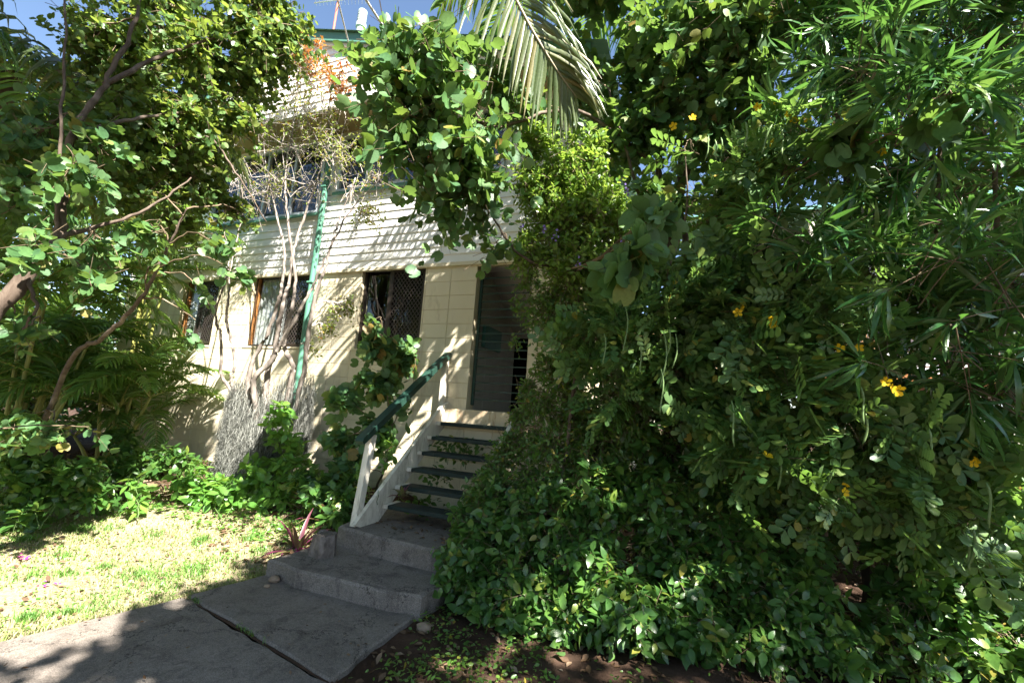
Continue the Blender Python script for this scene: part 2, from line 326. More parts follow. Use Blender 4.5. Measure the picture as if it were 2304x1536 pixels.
M['palm_stem'] = paint('palm_cane', (.30, .28, .07), (.18, .20, .05), 7, .5, .1, .4, True, (.16, .10, .04), .6, .8)
M['moss'] = leafmat('grey_moss', [(0, G(.09, .095, .088)), (.5, G(.20, .205, .19)), (1, G(.55, .56, .52))], (.3, .3, .26), .25, .8, .1, .0, under=0.0)
M['stone'] = paint('field_stone', (.27, .20, .145), (.18, .13, .095), 12, .8, .4, .2, False)
M['log'] = bark('grey_weathered_wood', (.06, .05, .045), (.19, .16, .145), 20)
M['stumpgrey'] = bark('lichen_grey_stump', (.055, .055, .05), (.19, .19, .175), 30)
M['palm_dry'] = paint('dry_rachis', (.34, .30, .20), (.24, .20, .13), 8, .5, .1, .4)
M['pale_wall'] = paint('pale_blue_wall', (.62, .66, .72), (.54, .58, .64), 2, .6, .1, .3)
M['slat'] = paint('orange_brown_slat', (.45, .28, .14), (.36, .20, .10), 5, .6, .1, .3)
M['nightblue'] = flat('dark_blue_room', (.016, .022, .045), .7, .2)  # deep blue stands for unlit rooms behind glass

# ------------------------------------------------------------------ ground, path, steps
RNG = np.random.default_rng(11)
def axis_grid(lo, hi, f0, f1, step):
    a = [f0]
    while a[-1] < f1: a.append(a[-1]+step)
    s = step; up = [a[-1]]
    while up[-1] < hi: s *= 1.5; up.append(up[-1]+s)
    s = step; dn = [a[0]]
    while dn[-1] > lo: s *= 1.5; dn.append(dn[-1]-s)
    return np.array(dn[::-1]+a[1:]+up[1:])
gx = axis_grid(-120, 120, -10.5, 4.5, .09); gy = axis_grid(-120, 120, 1.0, 7.0, .09)
X, Y = np.meshgrid(gx, gy); Z = ground_z(np.clip(X, -30, 30), np.clip(Y, -30, 30))
Z += np.where((np.abs(X) < 12) & (np.abs(Y) < 9), RNG.normal(size=X.shape)*.004, 0)
nx = len(gx); idx = np.arange(X.size).reshape(X.shape)
F = np.stack([idx[:-1, :-1], idx[:-1, 1:], idx[1:, 1:], idx[1:, :-1]], -1).reshape(-1, 4)
tag(link('ground', trimesh('ground', np.stack([X, Y, Z], -1).reshape(-1, 3), F), M['ground']), 'brown soil and patchy dry lawn in front of the house', kind='structure')

def slab(poly, z0, z1, bev=.012, sub=10, wob=.006, rng=None):
    """a cast slab with worn, slightly wavy edges"""
    P = []
    n = len(poly)
    for i in range(n):
        a = np.array(poly[i]); b = np.array(poly[(i+1) % n]); k = max(2, int(np.linalg.norm(b-a)/.12))
        for t in np.linspace(0, 1, k, endpoint=False): P.append(a+(b-a)*t)
    P = np.array(P); P += rng.normal(size=P.shape)*wob; c = P.mean(0); k = len(P)
    d = unit(c-P); V = []
    for z, ins in ((z0, 0), (z1-bev, 0), (z1, bev*1.1)): V += [(q[0], q[1], z) for q in P+d*ins]
    top = P+d*.10
    V += [(q[0], q[1], z1+.001) for q in top]; F = []
    for L in range(3): F += [(L*k+i, L*k+(i+1) % k, (L+1)*k+(i+1) % k, (L+1)*k+i) for i in range(k)]
    F.append(tuple(range(3*k, 4*k)))
    mb = MB(); mb.add(V, F); return mb
rng = np.random.default_rng(5)
path = tag(bpy.data.objects.new('path', None), 'grey concrete garden path leading to the steps', kind='structure'); COL.objects.link(path); path.location = (-2.8, 1.5, 0)
slab([(-3.40, 3.20), (-3.53, 2.575), (-1.86, 2.265), (-1.90, 3.20)], -.15, .006, rng=rng, wob=.008).build('slab', M['concrete'], path)
slab([(-3.55, 2.555), (-3.80, 1.65), (-4.25, .35), (-1.95, .10), (-1.82, 1.3), (-1.86, 2.235)], -.15, -.008, rng=rng, wob=.006).build('slab', M['concrete'], path)
slab([(-4.26, .33), (-4.9, -1.6), (-2.3, -1.9), (-1.96, .08)], -.15, -.006, rng=rng, wob=.006).build('slab', M['concrete'], path)
MB().add([(-3.56, 2.555, -.012), (-1.84, 2.235, -.012), (-1.84, 2.268, -.012), (-3.53, 2.58, -.012)], [(0, 1, 2, 3)]).build('joint', M['ground'], path)
lower = slab([(-3.34, 3.95), (-3.36, 3.12), (-3.0, 3.075), (-2.55, 3.075), (-2.1, 3.10), (-1.86, 3.15), (-1.84, 3.95)], -.12, .145, .02, rng=rng, wob=.008).build('concrete_step', M['concrete2'])
tag(lower, 'lower grey concrete step with a worn pale edge, at the end of the path', 'step')
upper = slab([(-3.30, 4.75), (-3.22, 3.74), (-2.85, 3.68), (-2.4, 3.64), (-2.0, 3.62), (-1.75, 3.65), (-1.75, 4.75)], .10, .325, .022, rng=rng, wob=.008).build('concrete_step', M['concrete2'])
tag(upper, 'upper grey concrete step under the foot of the timber stair', 'step')

# ------------------------------------------------------------------ timber stair
st = empty('timber_stair', (-2.5, 4.3, .32), 'narrow timber stair with dark green treads and cream stringers below the gate', 'stair')
RUN, RISE, TY0, TZ0 = .185, .171, 4.13, .49
for sx_, nm in ((-3.035, 'stringer'), (-1.985, 'stringer')):
    poly = [(3.80, .325), (4.08, .325), (5.335, 1.335), (5.335, 1.60), (5.20, 1.56), (3.72, .36)]
    MB().prism(poly, 'x', sx_, sx_+.045).build(nm, M['white'], st)
for i in range(6):
    y = TY0+RUN*i; z = TZ0+RISE*i
    t = MB().box(-2.93, -2.03, y, y+.235, z-.042, z, .006).build('tread', M['tread'], st)
    MB().box(-2.99, -2.931, y-.001, y+.236, z-.043, z+.001, .005).build('painted_end', M['white'], t)
    MB().box(-2.029, -1.97, y-.001, y+.236, z-.043, z+.001, .005).build('painted_end', M['white'], t)
MB().prism([(3.78, .325), (3.86, .325), (3.965, 1.20), (3.885, 1.20)], 'x', -3.10, -3.036).build('post', M['white'], st)
MB().prism([(5.245, 1.45), (5.32, 1.45), (5.32, 2.20), (5.245, 2.14)], 'x', -3.10, -3.036).build('post', M['white'], st)
d = np.array([1.58, 1.12]); d /= np.linalg.norm(d); nrm = np.array([-d[1], d[0]])
a = np.array([3.74, 1.135]); b = np.array([5.34, 2.235])
sec = [a+nrm*-.03, b+nrm*-.03, b+nrm*.022, b+nrm*.034-d*.012, a+nrm*.034+d*.03, a+nrm*.012]
MB().prism([tuple(q) for q in sec], 'x', -3.114, -3.018).build('handrail', M['green'], st)

for y, z in ((5.28, 2.08), (5.285, 1.56), (3.905, 1.10), (3.85, .62)):
    MB().tube([(-3.115, y, z), (-3.098, y, z)], .012, 8).build('bolt', M['redmast'], st)
# ------------------------------------------------------------------ house
house = empty('house', (-5.9, 5.35, .3), 'raised cream block house with white weatherboards above and green gable trim', 'house')
WY = 5.35; X0, X1 = -10.5, -1.45; ZB, ZC = .06, 3.54
WIN = [(-8.78, -7.85, 2.30, 3.52), (-7.00, -5.65, 2.30, 3.52), (-4.69, -3.57, 2.29, 3.53)]
DOOR = (-2.74, -1.94, 1.52, 3.50)
OPEN = WIN+[DOOR]
# backing wall with true openings (recessed joints show this face), blocks stand 5 mm proud of it
wall = MB()
xs = sorted({X0, X1, *[v for o in OPEN for v in o[:2]]}); zs = sorted({ZB-.3, ZC, *[v for o in OPEN for v in o[2:]]})
def inside(x, z): return any(o[0] < x < o[1] and o[2] < z < o[3] for o in OPEN)
for i in range(len(xs)-1):
    for j in range(len(zs)-1):
        if not inside((xs[i]+xs[i+1])/2, (zs[j]+zs[j+1])/2):
            wall.add([(xs[i], WY+.004, zs[j]), (xs[i+1], WY+.004, zs[j]), (xs[i+1], WY+.004, zs[j+1]), (xs[i], WY+.004, zs[j+1])], [(0, 1, 2, 3)])
for x0, x1, z0, z1 in OPEN:
    y0, y1 = WY-.0, WY+.19
    wall.add([(x0, y0, z0), (x0, y1, z0), (x0, y1, z1), (x0, y0, z1)], [(0, 1, 2, 3)]).add([(x1, y0, z0), (x1, y1, z0), (x1, y1, z1), (x1, y0, z1)], [(3, 2, 1, 0)])
    wall.add([(x0, y0, z0), (x1, y0, z0), (x1, y1, z0), (x0, y1, z0)], [(0, 1, 2, 3)]).add([(x0, y0, z1), (x1, y0, z1), (x1, y1, z1), (x0, y1, z1)], [(3, 2, 1, 0)])
wall.add([(X1, WY, ZB-.3), (X1, 14, ZB-.3), (X1, 14, ZC), (X1, WY, ZC)], [(0, 1, 2, 3)]).add([(X0, WY, ZB-.3), (X0, 14, ZB-.3), (X0, 14, ZC), (X0, WY, ZC)], [(3, 2, 1, 0)])
lower_wall = wall.build('lower_wall', M['mortar'], house)
cache = {}
def block(x0, x1, z0, z1, parent, mat, y=WY, axis='y'):
    w, h = round(x1-x0, 3), round(z1-z0, 3); key = (w, h, mat.name, axis)
    if key not in cache:
        g = .0025; V = []
        for yy, ins in ((.012, g), (.001, g), (-.004, g+.004)):
            V += [(ins, yy, ins), (w-ins, yy, ins), (w-ins, yy, h-ins), (ins, yy, h-ins)]
        F = [(8, 9, 10, 11)]
        for L in range(2): F += [(L*4+i, L*4+(i+1) % 4, L*4+4+(i+1) % 4, L*4+4+i) for i in range(4)]
        if axis == 'x': V = [(-v[1], v[0], v[2]) for v in V]
        me = pymesh('block', V, F); me.materials.append(mat); cache[key] = me
    o = bpy.data.objects.new('block', cache[key]); COL.objects.link(o); o.parent = parent
    p = Vector((x0, y, z0)) if axis == 'y' else Vector((y, x0, z0)); o.location = p-parent_origin(parent)
nrow = int(round((3.46-ZB)/.2))+1
BX0 = -3.14-.4*15
for r in range(nrow):
    z0 = ZB+.2*r; z1 = min(z0+.2, ZC)
    if z1-z0 < .03: continue
    x = BX0
    while x < X1-.01:
        segs = [(x, min(x+.4, X1))]
        for ox0, ox1, oz0, oz1 in OPEN:
            if z1 > oz0+.04 and z0 < oz1-.04:
                out_ = []
                for a_, b_ in segs:
                    if b_ <= ox0 or a_ >= ox1: out_.append((a_, b_))
                    else:
                        if a_ < ox0-.02: out_.append((a_, ox0))
                        if b_ > ox1+.02: out_.append((ox1, b_))
                segs = out_
        if z1 > .12:
            for a_, b_ in segs:
                zz1 = z1
                for ox0, ox1, oz0, oz1 in OPEN:
                    if a_ < ox1-.01 and b_ > ox0+.01 and z0 < oz0 < z1: zz1 = oz0
                if b_-a_ > .03: block(a_, b_, z0, zz1, lower_wall, M['cream'])
        x += .4

# lower windows
def lattice(x0, x1, z0, z1, y, pitch, w):
    mb = MB(); k = 1.25
    def seg(p, q):
        d = np.array(q)-np.array(p); L = np.linalg.norm(d); d /= L; n = np.array([-d[1], d[0]])*w/2
        mb.add([(p[0]+n[0], y, p[1]+n[1]), (p[0]-n[0], y, p[1]-n[1]), (q[0]-n[0], y, q[1]-n[1]), (q[0]+n[0], y, q[1]+n[1])], [(0, 1, 2, 3)])
    H = z1-z0
    for s in (1, -1):
        c = x0-H/k-pitch
        while c < x1+H/k+pitch:
            pts = []
            # line x = c + s*(z-z0)/k clipped to the rectangle
            za, zb = z0, z1
            xa = c; xb = c+s*H/k
            lo, hi = 0.0, 1.0; dx = xb-xa
            for lim, sg in ((x0, 1), (x1, -1)):
                va = (xa-lim)*sg; vb = (xb-lim)*sg
                if va < 0 and vb < 0: lo = 2
                elif va < 0: lo = max(lo, va/(va-vb))
                elif vb < 0: hi = min(hi, va/(va-vb))
            if hi-lo > .02: seg((xa+dx*lo, z0+H*lo), (xa+dx*hi, z0+H*hi))
            c += pitch
    return mb
for wi, (x0, x1, z0, z1) in enumerate(WIN):
    w = MB(); y = WY+.062; t = .035
    w.box(x0, x1, y, y+.06, z0, z0+.04).box(x0, x1, y, y+.06, z1-.04, z1).box(x0, x0+t, y, y+.06, z0+.04, z1-.04).box(x1-t, x1, y, y+.06, z0+.04, z1-.04)
    win = w.build('window', M['darkframe'], house)
    xm = x0+(x1-x0)*(.44 if wi != 1 else .47)
    MB().box(xm-.022, xm+.022, y-.012, y+.05, z0+.041, z1-.041).build('mullion', M['darkframe'], win)
    if wi < 2: MB().box(x0+t+.002, x0+t+.035, y-.004, y+.05, z0+.042, z1-.042).build('timber_stop', M['timber'], win)
    MB().box(x0+t, xm-.022, y+.03, y+.034, z0+.04, z1-.04).build('pane', M['glass'], win)
    MB().box(xm+.022, x1-t, y+.038, y+.042, z0+.04, z1-.04).build('pane', M['glass'], win)
    sc_ = MB().box(xm+.023, xm+.05, y-.01, y+.012, z0+.042, z1-.042).box(x1-t-.027, x1-t, y-.01, y+.012, z0+.042, z1-.042).box(xm+.05, x1-t-.027, y-.01, y+.012, z0+.042, z0+.07).box(xm+.05, x1-t-.027, y-.01, y+.012, z1-.07, z1-.042)
    sf = sc_.build('security_screen', M['darkframe'], win)
    lattice(xm+.05, x1-t-.027, z0+.07, z1-.07, y-.002, .062, .009 if wi else .012).build('lattice', M['screen'], sf)
    # curtain folds behind the left pane
    n = 60; V = []; cx0, cx1 = x0+.02, xm+.06
    for zz in (z0+.05, z1-.02):
        for i in range(n+1):
            u = i/n; V.append((cx0+(cx1-cx0)*u, y+.062+.014*math.sin(u*46)+.008*math.sin(u*17+1), zz))
    pymesh_c = pymesh('curtain', V, [(i, i+1, i+n+2, i+n+1) for i in range(n)], True)
    if wi < 2: link('curtain', pymesh_c, M['curtain'], win)
    MB().box(x0-.02, x1+.02, WY-.014, WY+.061, z0-.03, z0+.002, .004).build('sill', M['cream'] if wi else M['white'], win)
    # dark room behind, its shade put into a near-black wall
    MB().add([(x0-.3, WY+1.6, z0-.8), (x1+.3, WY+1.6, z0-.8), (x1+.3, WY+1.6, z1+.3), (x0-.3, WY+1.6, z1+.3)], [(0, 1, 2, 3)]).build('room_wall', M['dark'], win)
# near-black ceiling slab, end wall and floor keep the rooms closed
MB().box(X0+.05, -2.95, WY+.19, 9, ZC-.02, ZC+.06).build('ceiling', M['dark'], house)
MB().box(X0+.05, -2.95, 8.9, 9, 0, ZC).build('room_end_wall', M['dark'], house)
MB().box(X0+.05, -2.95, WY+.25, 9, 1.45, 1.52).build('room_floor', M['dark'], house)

# door opening: sill, hall, gate
x0, x1, z0, z1 = DOOR
MB().box(-3.0, -1.72, WY-.10, WY-.006, 1.30, 1.515, .006).build('threshold', M['rust'], house)
hall = MB().box(-2.95, -1.47, WY+.19, 8.6, 1.44, 1.52).box(-2.95, -1.47, WY+.191, 8.6, 3.62, 3.7).box(-1.60, -1.47, WY+.191, 8.6, 1.52, 3.62).build('hall', M['hall'], house)
iw = MB().box(-2.95, -2.80, WY+.191, 7.05, 1.52, 3.62).build('hall_side_wall', M['greywall'], house)
for r in range(10):
    for c in range(4):
        yy = WY+.195+.4*c; block(yy, min(yy+.4, 7.05), 1.52+.2*r, 1.72+.2*r, iw, M['greywall'], -2.796, 'x')
MB().prism([(5.75, 3.62), (7.05, 2.75), (7.05, 2.92), (6.0, 3.62)], 'x', -2.797, -1.4).build('stair_soffit', M['greywall'], house)
MB().box(-2.775, -2.72, 5.72, 6.30, 2.40, 2.72, .008).build('meter_box', M['teal'], house)
gate = MB().box(-2.735, -2.70, 5.455, 5.49, 1.58, 3.40, .004).box(-1.975, -1.945, 5.455, 5.49, 1.58, 3.40, .004).build('gate', M['green'], house)
nb = 16
for i in range(nb):
    zz = 1.66+i*(3.32-1.66)/(nb-1)
    MB().box(-2.70, -1.975, 5.464, 5.478, zz-.007, zz+.007).build('bar', M['green'], gate)
MB().box(-2.775, -2.742, 5.40, 5.44, 2.28, 2.86, .004).build('lock_bar', M['green'], gate)

# weatherboards under the upper windows, each one a tapered lapped board
ub = MB()
UY = WY-.03
uw = MB().box(X0, X1, WY+.02, 14, ZC+.001, 5.99).build('upper_wall', M['board'], house)
NB = 10; BH = (4.81-3.53)/NB
def lap_board(xa, xb, z, h, y, par):
    poly = [(y-.030, z), (y-.030, z+.012), (y-.012, z+h+.012), (y, z+h+.012), (y, z)]
    return MB().prism(poly, 'x', xa, xb).build('board', M['board'], par)
for i in range(NB):
    z = 3.53+BH*i
    xa = X0 if z+BH < 4.53 else -5.72
    xj = xa+(X1-xa)*(.32+.36*((i*.618) % 1.0))
    lap_board(xa, xj-.0015, z, BH, WY+.02-.0005*i, uw); lap_board(xj+.0015, X1, z, BH, WY+.02-.0005*i, uw)
for i in range(NB-2, NB): pass
MB().box(X0, X1, WY-.045, WY+.019, 3.475, 3.529, .004).build('bottom_trim', M['cream'], house)
MB().box(X1-.03, X1+.02, WY-.03, WY+.03, 3.53, 5.95).build('corner_trim', M['white'], house)

# upper windows: banks of pale framed sashes under the eave
def sash_window(x0, x1, z0, z1, n, open_idx=()):
    y = WY-.02; t = .05
    w = MB().box(x0, x1, y-.03, y+.05, z0, z0+t).box(x0, x1, y-.03, y+.05, z1-t, z1)
    win = w.build('window', M['palealu'], house)
    dx = (x1-x0)/n
    for i in range(n+1):
        xx = min(max(x0+dx*i, x0+.025), x1-.025); MB().box(xx-.025, xx+.025, y-.028, y+.048, z0+t+.001, z1-t-.001).build('mullion', M['palealu'], win)
    for i in range(n):
        a_, b_ = x0+dx*i+.027, x0+dx*(i+1)-.027
        if i in open_idx:
            # an awning sash pushed out at the foot
            ang = .16; h = z1-z0-2*t-.02; c, s = math.cos(ang), math.sin(ang); zt = z1-t-.01
            def P(u, v, off=0): return (u, y-.035-s*v-off*c, zt-c*v+off*s)
            fr = MB()
            for (u0, u1, v0, v1) in ((a_, b_, 0, .05), (a_, b_, h-.05, h), (a_, a_+.045, .05, h-.05), (b_-.045, b_, .05, h-.05)):
                V = [P(u, v, o) for o in (0, .03) for v in (v0, v1) for u in (u0, u1)]
                fr.add(V, [(0, 2, 3, 1), (4, 5, 7, 6), (0, 1, 5, 4), (2, 6, 7, 3), (0, 4, 6, 2), (1, 3, 7, 5)])
            sash = fr.build('sash', M['palealu'], win)
            MB().add([P(a_+.045, .05, .012), P(b_-.045, .05, .012), P(b_-.045, h-.05, .012), P(a_+.045, h-.05, .012)], [(0, 1, 2, 3)]).build('pane', M['glass'], sash)
        else:
            MB().box(a_, b_, y+.008, y+.012, z0+t, z1-t).build('pane', M['glass'], win)
    MB().box(x0+.03, x1-.03, y+.028, y+.032, z0+.03, z1-.03).build('room_dark_sheet', M['nightblue'], win)  # sheet behind the panes, the unlit room's darkness put into its colour
    MB().box(x0-.04, x1+.04, y-.06, y-.031, z0-.05, z0-.002, .004).build('sill', M['roofgreen'], win)
sash_window(-8.35, -5.72, 4.52, 5.82, 4, ())
sash_window(-5.40, -2.45, 4.83, 5.82, 5, ())
MB().box(-5.70, -5.42, WY-.012, WY+.019, 4.83, 5.90).build('wall_panel', M['board'], house)

# gable: boards, soffit, barge boards, roof
GY = 4.78; AX, AZ, SL, SB = -5.9, 7.20, .31, 5.95
GX0, GX1 = AX-(AZ-SB)/SL, AX+(AZ-SB)/SL
MB().add([(GX0, GY+.02, SB), (GX1, GY+.02, SB), (AX, GY+.02, AZ)], [(0, 1, 2)]).build('gable_wall', M['mortar'], house)
gw = house.children[-1]; z = SB; k = 0
while z < AZ-.03:
    h = .13; zt = min(z+h+.012, AZ-.005); l0 = AX-(AZ-z)/SL; l1 = AX-(AZ-zt)/SL; r0 = 2*AX-l0; r1 = 2*AX-l1; y = GY
    V = [(l0, y-.028, z), (r0, y-.028, z), (r1, y-.010, zt), (l1, y-.010, zt), (l0, y+.012, z), (r0, y+.012, z), (r1, y+.012, zt), (l1, y+.012, zt)]
    MB().add(V, [(0, 1, 2, 3), (0, 4, 5, 1), (3, 2, 6, 7), (0, 3, 7, 4), (1, 5, 6, 2)]).build('board', M['board'], gw); z += h; k += 1
MB().box(GX0-.1, GX1+.1, GY+.013, WY+.02, SB-.02, SB-.001).build('soffit', M['soffit'], house)
MB().box(GX0, GX1, GY-.045, GY+.012, SB-.06, SB-.0205, .004).build('gable_foot_trim', M['board'], house)
for s, nm in ((-1, 'barge_board'), (1, 'barge_board')):
    L = 4.75
    poly = [(AX, AZ+.02), (AX+s*L, AZ+.02-L*SL), (AX+s*L, AZ+.17-L*SL), (AX, AZ+.17)]
    MB().prism(poly, 'y', GY-.11, GY-.075).build(nm, M['green2'] if 'green2' in M else M['roofgreen'], house)
    poly2 = [(AX, AZ-.03), (AX+s*(L-.2), AZ-.03-(L-.2)*SL), (AX+s*(L-.2), AZ+.02-(L-.2)*SL), (AX, AZ+.02)]
    MB().prism(poly2, 'y', GY-.07, GY-.03).build('gable_trim', M['white'], house)
    # corrugated roof slope
    V = []; n = 120; L2 = 4.95
    for j in (0, 1):
        xx = AX+s*L2*j; zz = AZ+.175-SL*L2*j
        for i in range(n+1):
            yy = GY-.16+(13.6-GY)*i/n; V.append((xx, yy, zz+.012*math.sin(i*1.6)))
    link('roof', pymesh('roof', V, [(i, i+1, i+n+2, i+n+1) for i in range(n)]), M['roofgreen'], house)
MB().tube([(AX, GY-.18, AZ+.19), (AX, 13.5, AZ+.19)], .06, 8).build('ridge_cap', M['roofgreen'], house)

# downpipe
dp = MB().tube(smooth_line([(-5.58, 5.245, .33), (-5.58, 5.245, 2.5), (-5.57, 5.245, 4.9), (-5.56, 5.245, 5.75), (-5.55, 5.2, 5.9)], 6), .046, 10).build('downpipe', M['pipegreen'], house, True)
for z in (1.2, 3.3, 4.9): MB().box(-5.635, -5.525, 5.19, 5.30, z, z+.03, .004).build('bracket', M['pipegreen'], dp)
# roof vent
vp = MB().tube([(-6.05, 6.0, 7.05), (-6.04, 6.0, 8.72)], .075, 12).build('vent_pipe', M['ventwhite'], house)
cw = MB().tube([(-6.04, 6.0, 8.66), (-6.04, 6.0, 8.74)], .098, 14).tube([(-6.04, 6.0, 8.741), (-6.037, 6.0, 9.02)], .085, 14).build('cowl', M['ventwhite'], vp)
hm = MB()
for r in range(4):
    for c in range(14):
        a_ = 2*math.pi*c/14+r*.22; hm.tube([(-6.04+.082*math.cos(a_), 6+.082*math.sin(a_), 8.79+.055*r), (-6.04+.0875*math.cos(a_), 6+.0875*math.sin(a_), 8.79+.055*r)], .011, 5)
hm.build('vent_hole', M['dark'], cw)['kind'] = 'stuff'  # dark studs, their colour stands for the shade inside the holes

# television antenna on the roof
an = empty('tv_antenna', (-6.75, 6.0, 7.1), 'rooftop aerial with comb of short rods on a thin red mast', 'antenna')
MB().tube([(-6.78, 6.0, 7.0), (-6.72, 6.0, 9.75)], .022, 7).build('mast', M['redmast'], an, True)
b0 = np.array([-7.02, 5.7, 9.22]); b1 = np.array([-6.25, 6.35, 9.80])
MB().tube([b0, b1], .012, 6).build('boom', M['alu'], an, True)
side = unit(np.cross(b1-b0, (0, 0, 1)))
for i in range(16):
    c = b0+(b1-b0)*(i+.5)/16; L = .10+.012*i; MB().tube([c-side*L+np.array([0, 0, L*.25]), c+side*L-np.array([0, 0, L*.25])], .006, 5).build('rod', M['alu'], an, True)
MB().tube([(-6.72, 6, 9.50), (-6.66, 6.05, 9.53)], .02, 6).build('clamp', M['alu'], an, True)

# overhead service cables fixed at the eave
def cable(a, b, sag, r, label):
    a = np.array(a, float); b = np.array(b, float); t = np.linspace(0, 1, 24)[:, None]
    P = a+(b-a)*t; P[:, 2] -= sag*4*(t*(1-t))[:, 0]
    o = MB().tube(P, r, 6).build('overhead_cable', M['cable'], None, True); tag(o, label, 'cable')
cable((-3.102, 4.720, 5.349), (-3.127, 1.747, 5.828), .05, .012, 'pale service cable running up from the eave past the heart shaped leaves')
cable((-4.701, 4.700, 6.370), (-2.881, 2.087, 5.694), .04, .010, 'pale cable dropping in front of the rooftop aerial to the gable boards')

# ------------------------------------------------------------------ leaves
def mirror(c, r, tri):
    """c: midrib points, r: right-hand points, tri: faces over names like ('c0','r1','c1')"""
    V = [*c, *r, *[(-x, y, z) for x, y, z in r]]; nc, nr = len(c), len(r); F = []
    for t in tri:
        ir = [int(q[1:])+(nc if q[0] == 'r' else 0) for q in t]; il = [int(q[1:])+(nc+nr if q[0] == 'r' else 0) for q in t]
        F += [ir, il[::-1]]
    return np.array(V, float), np.array(F)
LEAF = {}
LEAF['bauhinia'] = mirror([(0, 0, 0), (0, .36, -.03), (0, .68, -.02)],
    [(.24, -.06, .07), (.47, .18, .14), (.50, .52, .13), (.38, .83, .08), (.19, .93, .03)],
    [('c0', 'r0', 'c1'), ('r0', 'r1', 'c1'), ('r1', 'r2', 'c1'), ('c1', 'r2', 'c2'), ('r2', 'r3', 'c2'), ('r3', 'r4', 'c2')])
LEAF['ovate'] = mirror([(0, 0, 0), (0, .30, .02), (0, .66, .0), (0, 1, -.12)], [(.17, .16, .05), (.265, .42, .06), (.17, .74, .0)],
    [('c0', 'r0', 'c1'), ('r0', 'r1', 'c1'), ('c1', 'r1', 'c2'), ('r1', 'r2', 'c2'), ('c2', 'r2', 'c3')])
LEAF['leaflet6'] = mirror([(0, 0, 0), (0, .48, -.01), (0, 1, -.10)], [(.235, .30, .06), (.20, .66, .02)], [('c0', 'r0', 'c1'), ('r0', 'r1', 'c1'), ('c1', 'r1', 'c2')])
LEAF['small'] = mirror([(0, 0, 0), (0, .5, -.02), (0, 1, -.08)], [(.28, .48, .08)], [('c0', 'r0', 'c1'), ('c1', 'r0', 'c2')])
LEAF['lance'] = mirror([(0, 0, 0), (0, .33, .03), (0, .68, -.01), (0, 1, -.16)], [(.036, .18, .02), (.050, .48, .03), (.034, .78, -.05)],
    [('c0', 'r0', 'c1'), ('r0', 'r1', 'c1'), ('c1', 'r1', 'c2'), ('r1', 'r2', 'c2'), ('c2', 'r2', 'c3')])
LEAF['dead'] = mirror([(0, 0, .0), (0, .5, .0), (0, 1, .10)], [(.25, .35, .16), (.22, .7, .14)], [('c0', 'r0', 'c1'), ('r0', 'r1', 'c1'), ('c1', 'r1', 'c2')])
def compound(pairs=5, ll=.30, w=.17):
    V, F = [], []
    def leaflet(base, d, up, L):
        d = unit(np.array(d, float)); s = np.cross(d, up); s = unit(s); b = len(V)
        for a, o, h in ((0, 0, 0), (.45, .40, .02), (.85, .44, .01), (1.0, 0, -.03), (.85, -.44, .01), (.45, -.40, .02), (.55, 0, -.03)):
            V.append(np.array(base)+d*a*L+s*o*L*w/.30*1.12+np.array(up)*h*L*2)
        F.extend([(b, b+1, b+6), (b+1, b+2, b+6), (b+2, b+3, b+6), (b+3, b+4, b+6), (b+4, b+5, b+6), (b+5, b, b+6)])
    for i in range(pairs):
        y = .22+.70*i/(pairs-1); L = ll*(.72+.42*i/(pairs-1))
        for sg in (-1, 1): leaflet((0, y, -.05*y*y), (sg*.85, .40+.12*i, .10), (0, 0, 1), L)
    b = len(V); V += [np.array(q) for q in ((-.008, 0, 0), (.008, 0, 0), (.005, .95, -.05), (-.005, .95, -.05))]; F += [(b, b+1, b+2), (b, b+2, b+3)]
    return np.array(V, float), np.array(F)
LEAF['senna'] = compound()
def bake(T, leaf):
    V, F = LEAF[leaf]; n = len(T)
    W = np.einsum('nij,vj->nvi', T[:, :, :3], V)+T[:, None, :, 3]
    FF = (F[None]+(np.arange(n)*len(V))[:, None, None]).reshape(-1, 3)
    return W.reshape(-1, 3), FF
leafmesh = {}
FWn = np.array(FW); RTn = np.array(RT); UPn = np.array(UP); CP = np.array(CAM_POS)
def nearest_shown(T, n):
    """the leaves that show largest from the photograph's viewpoint become objects of their own"""
    v = T[:, :, 3]-CP; z = v@FWn; x = v@RTn/np.maximum(z, .1); y = v@UPn/np.maximum(z, .1)
    ok = (z > .3) & (np.abs(x) < 1.12) & (np.abs(y) < .74)
    size = np.linalg.norm(T[:, :, 1], axis=1)/np.maximum(z, .1)*ok
    return np.argsort(-size)[:n], size
def foliage(parent, T, leaf, mat, singles=300, part='leaf', mass='foliage'):
    if len(T) == 0: return
    order, size = nearest_shown(T, singles); order = [i for i in order if size[i] > .012]
    key = (leaf, mat.name)
    if key not in leafmesh:
        me = trimesh(part, *LEAF[leaf]); me.materials.append(mat); leafmesh[key] = me
    o0 = np.array(parent_origin(parent))
    for i in order:
        o = bpy.data.objects.new(part, leafmesh[key]); COL.objects.link(o); o.parent = parent
        m = T[i]; o.matrix_basis = Matrix([[*m[r, :3], m[r, 3]-o0[r]] for r in range(3)]+[[0, 0, 0, 1]])
    rest = np.ones(len(T), bool); rest[order] = False
    if rest.any():
        V, F = bake(T[rest], leaf); o = link(mass, trimesh(mass, V, F), mat, parent); o['kind'] = 'stuff'
def frames(pos, axis, nrm, size):
    a = unit(axis); n = nrm-a*np.sum(a*nrm, -1, keepdims=True); n = unit(n); x = np.cross(a, n)
    T = np.empty((len(pos), 3, 4)); s = np.asarray(size)[:, None] if np.ndim(size) else size
    T[:, :, 0] = x*s; T[:, :, 1] = a*s; T[:, :, 2] = n*s; T[:, :, 3] = pos; return T
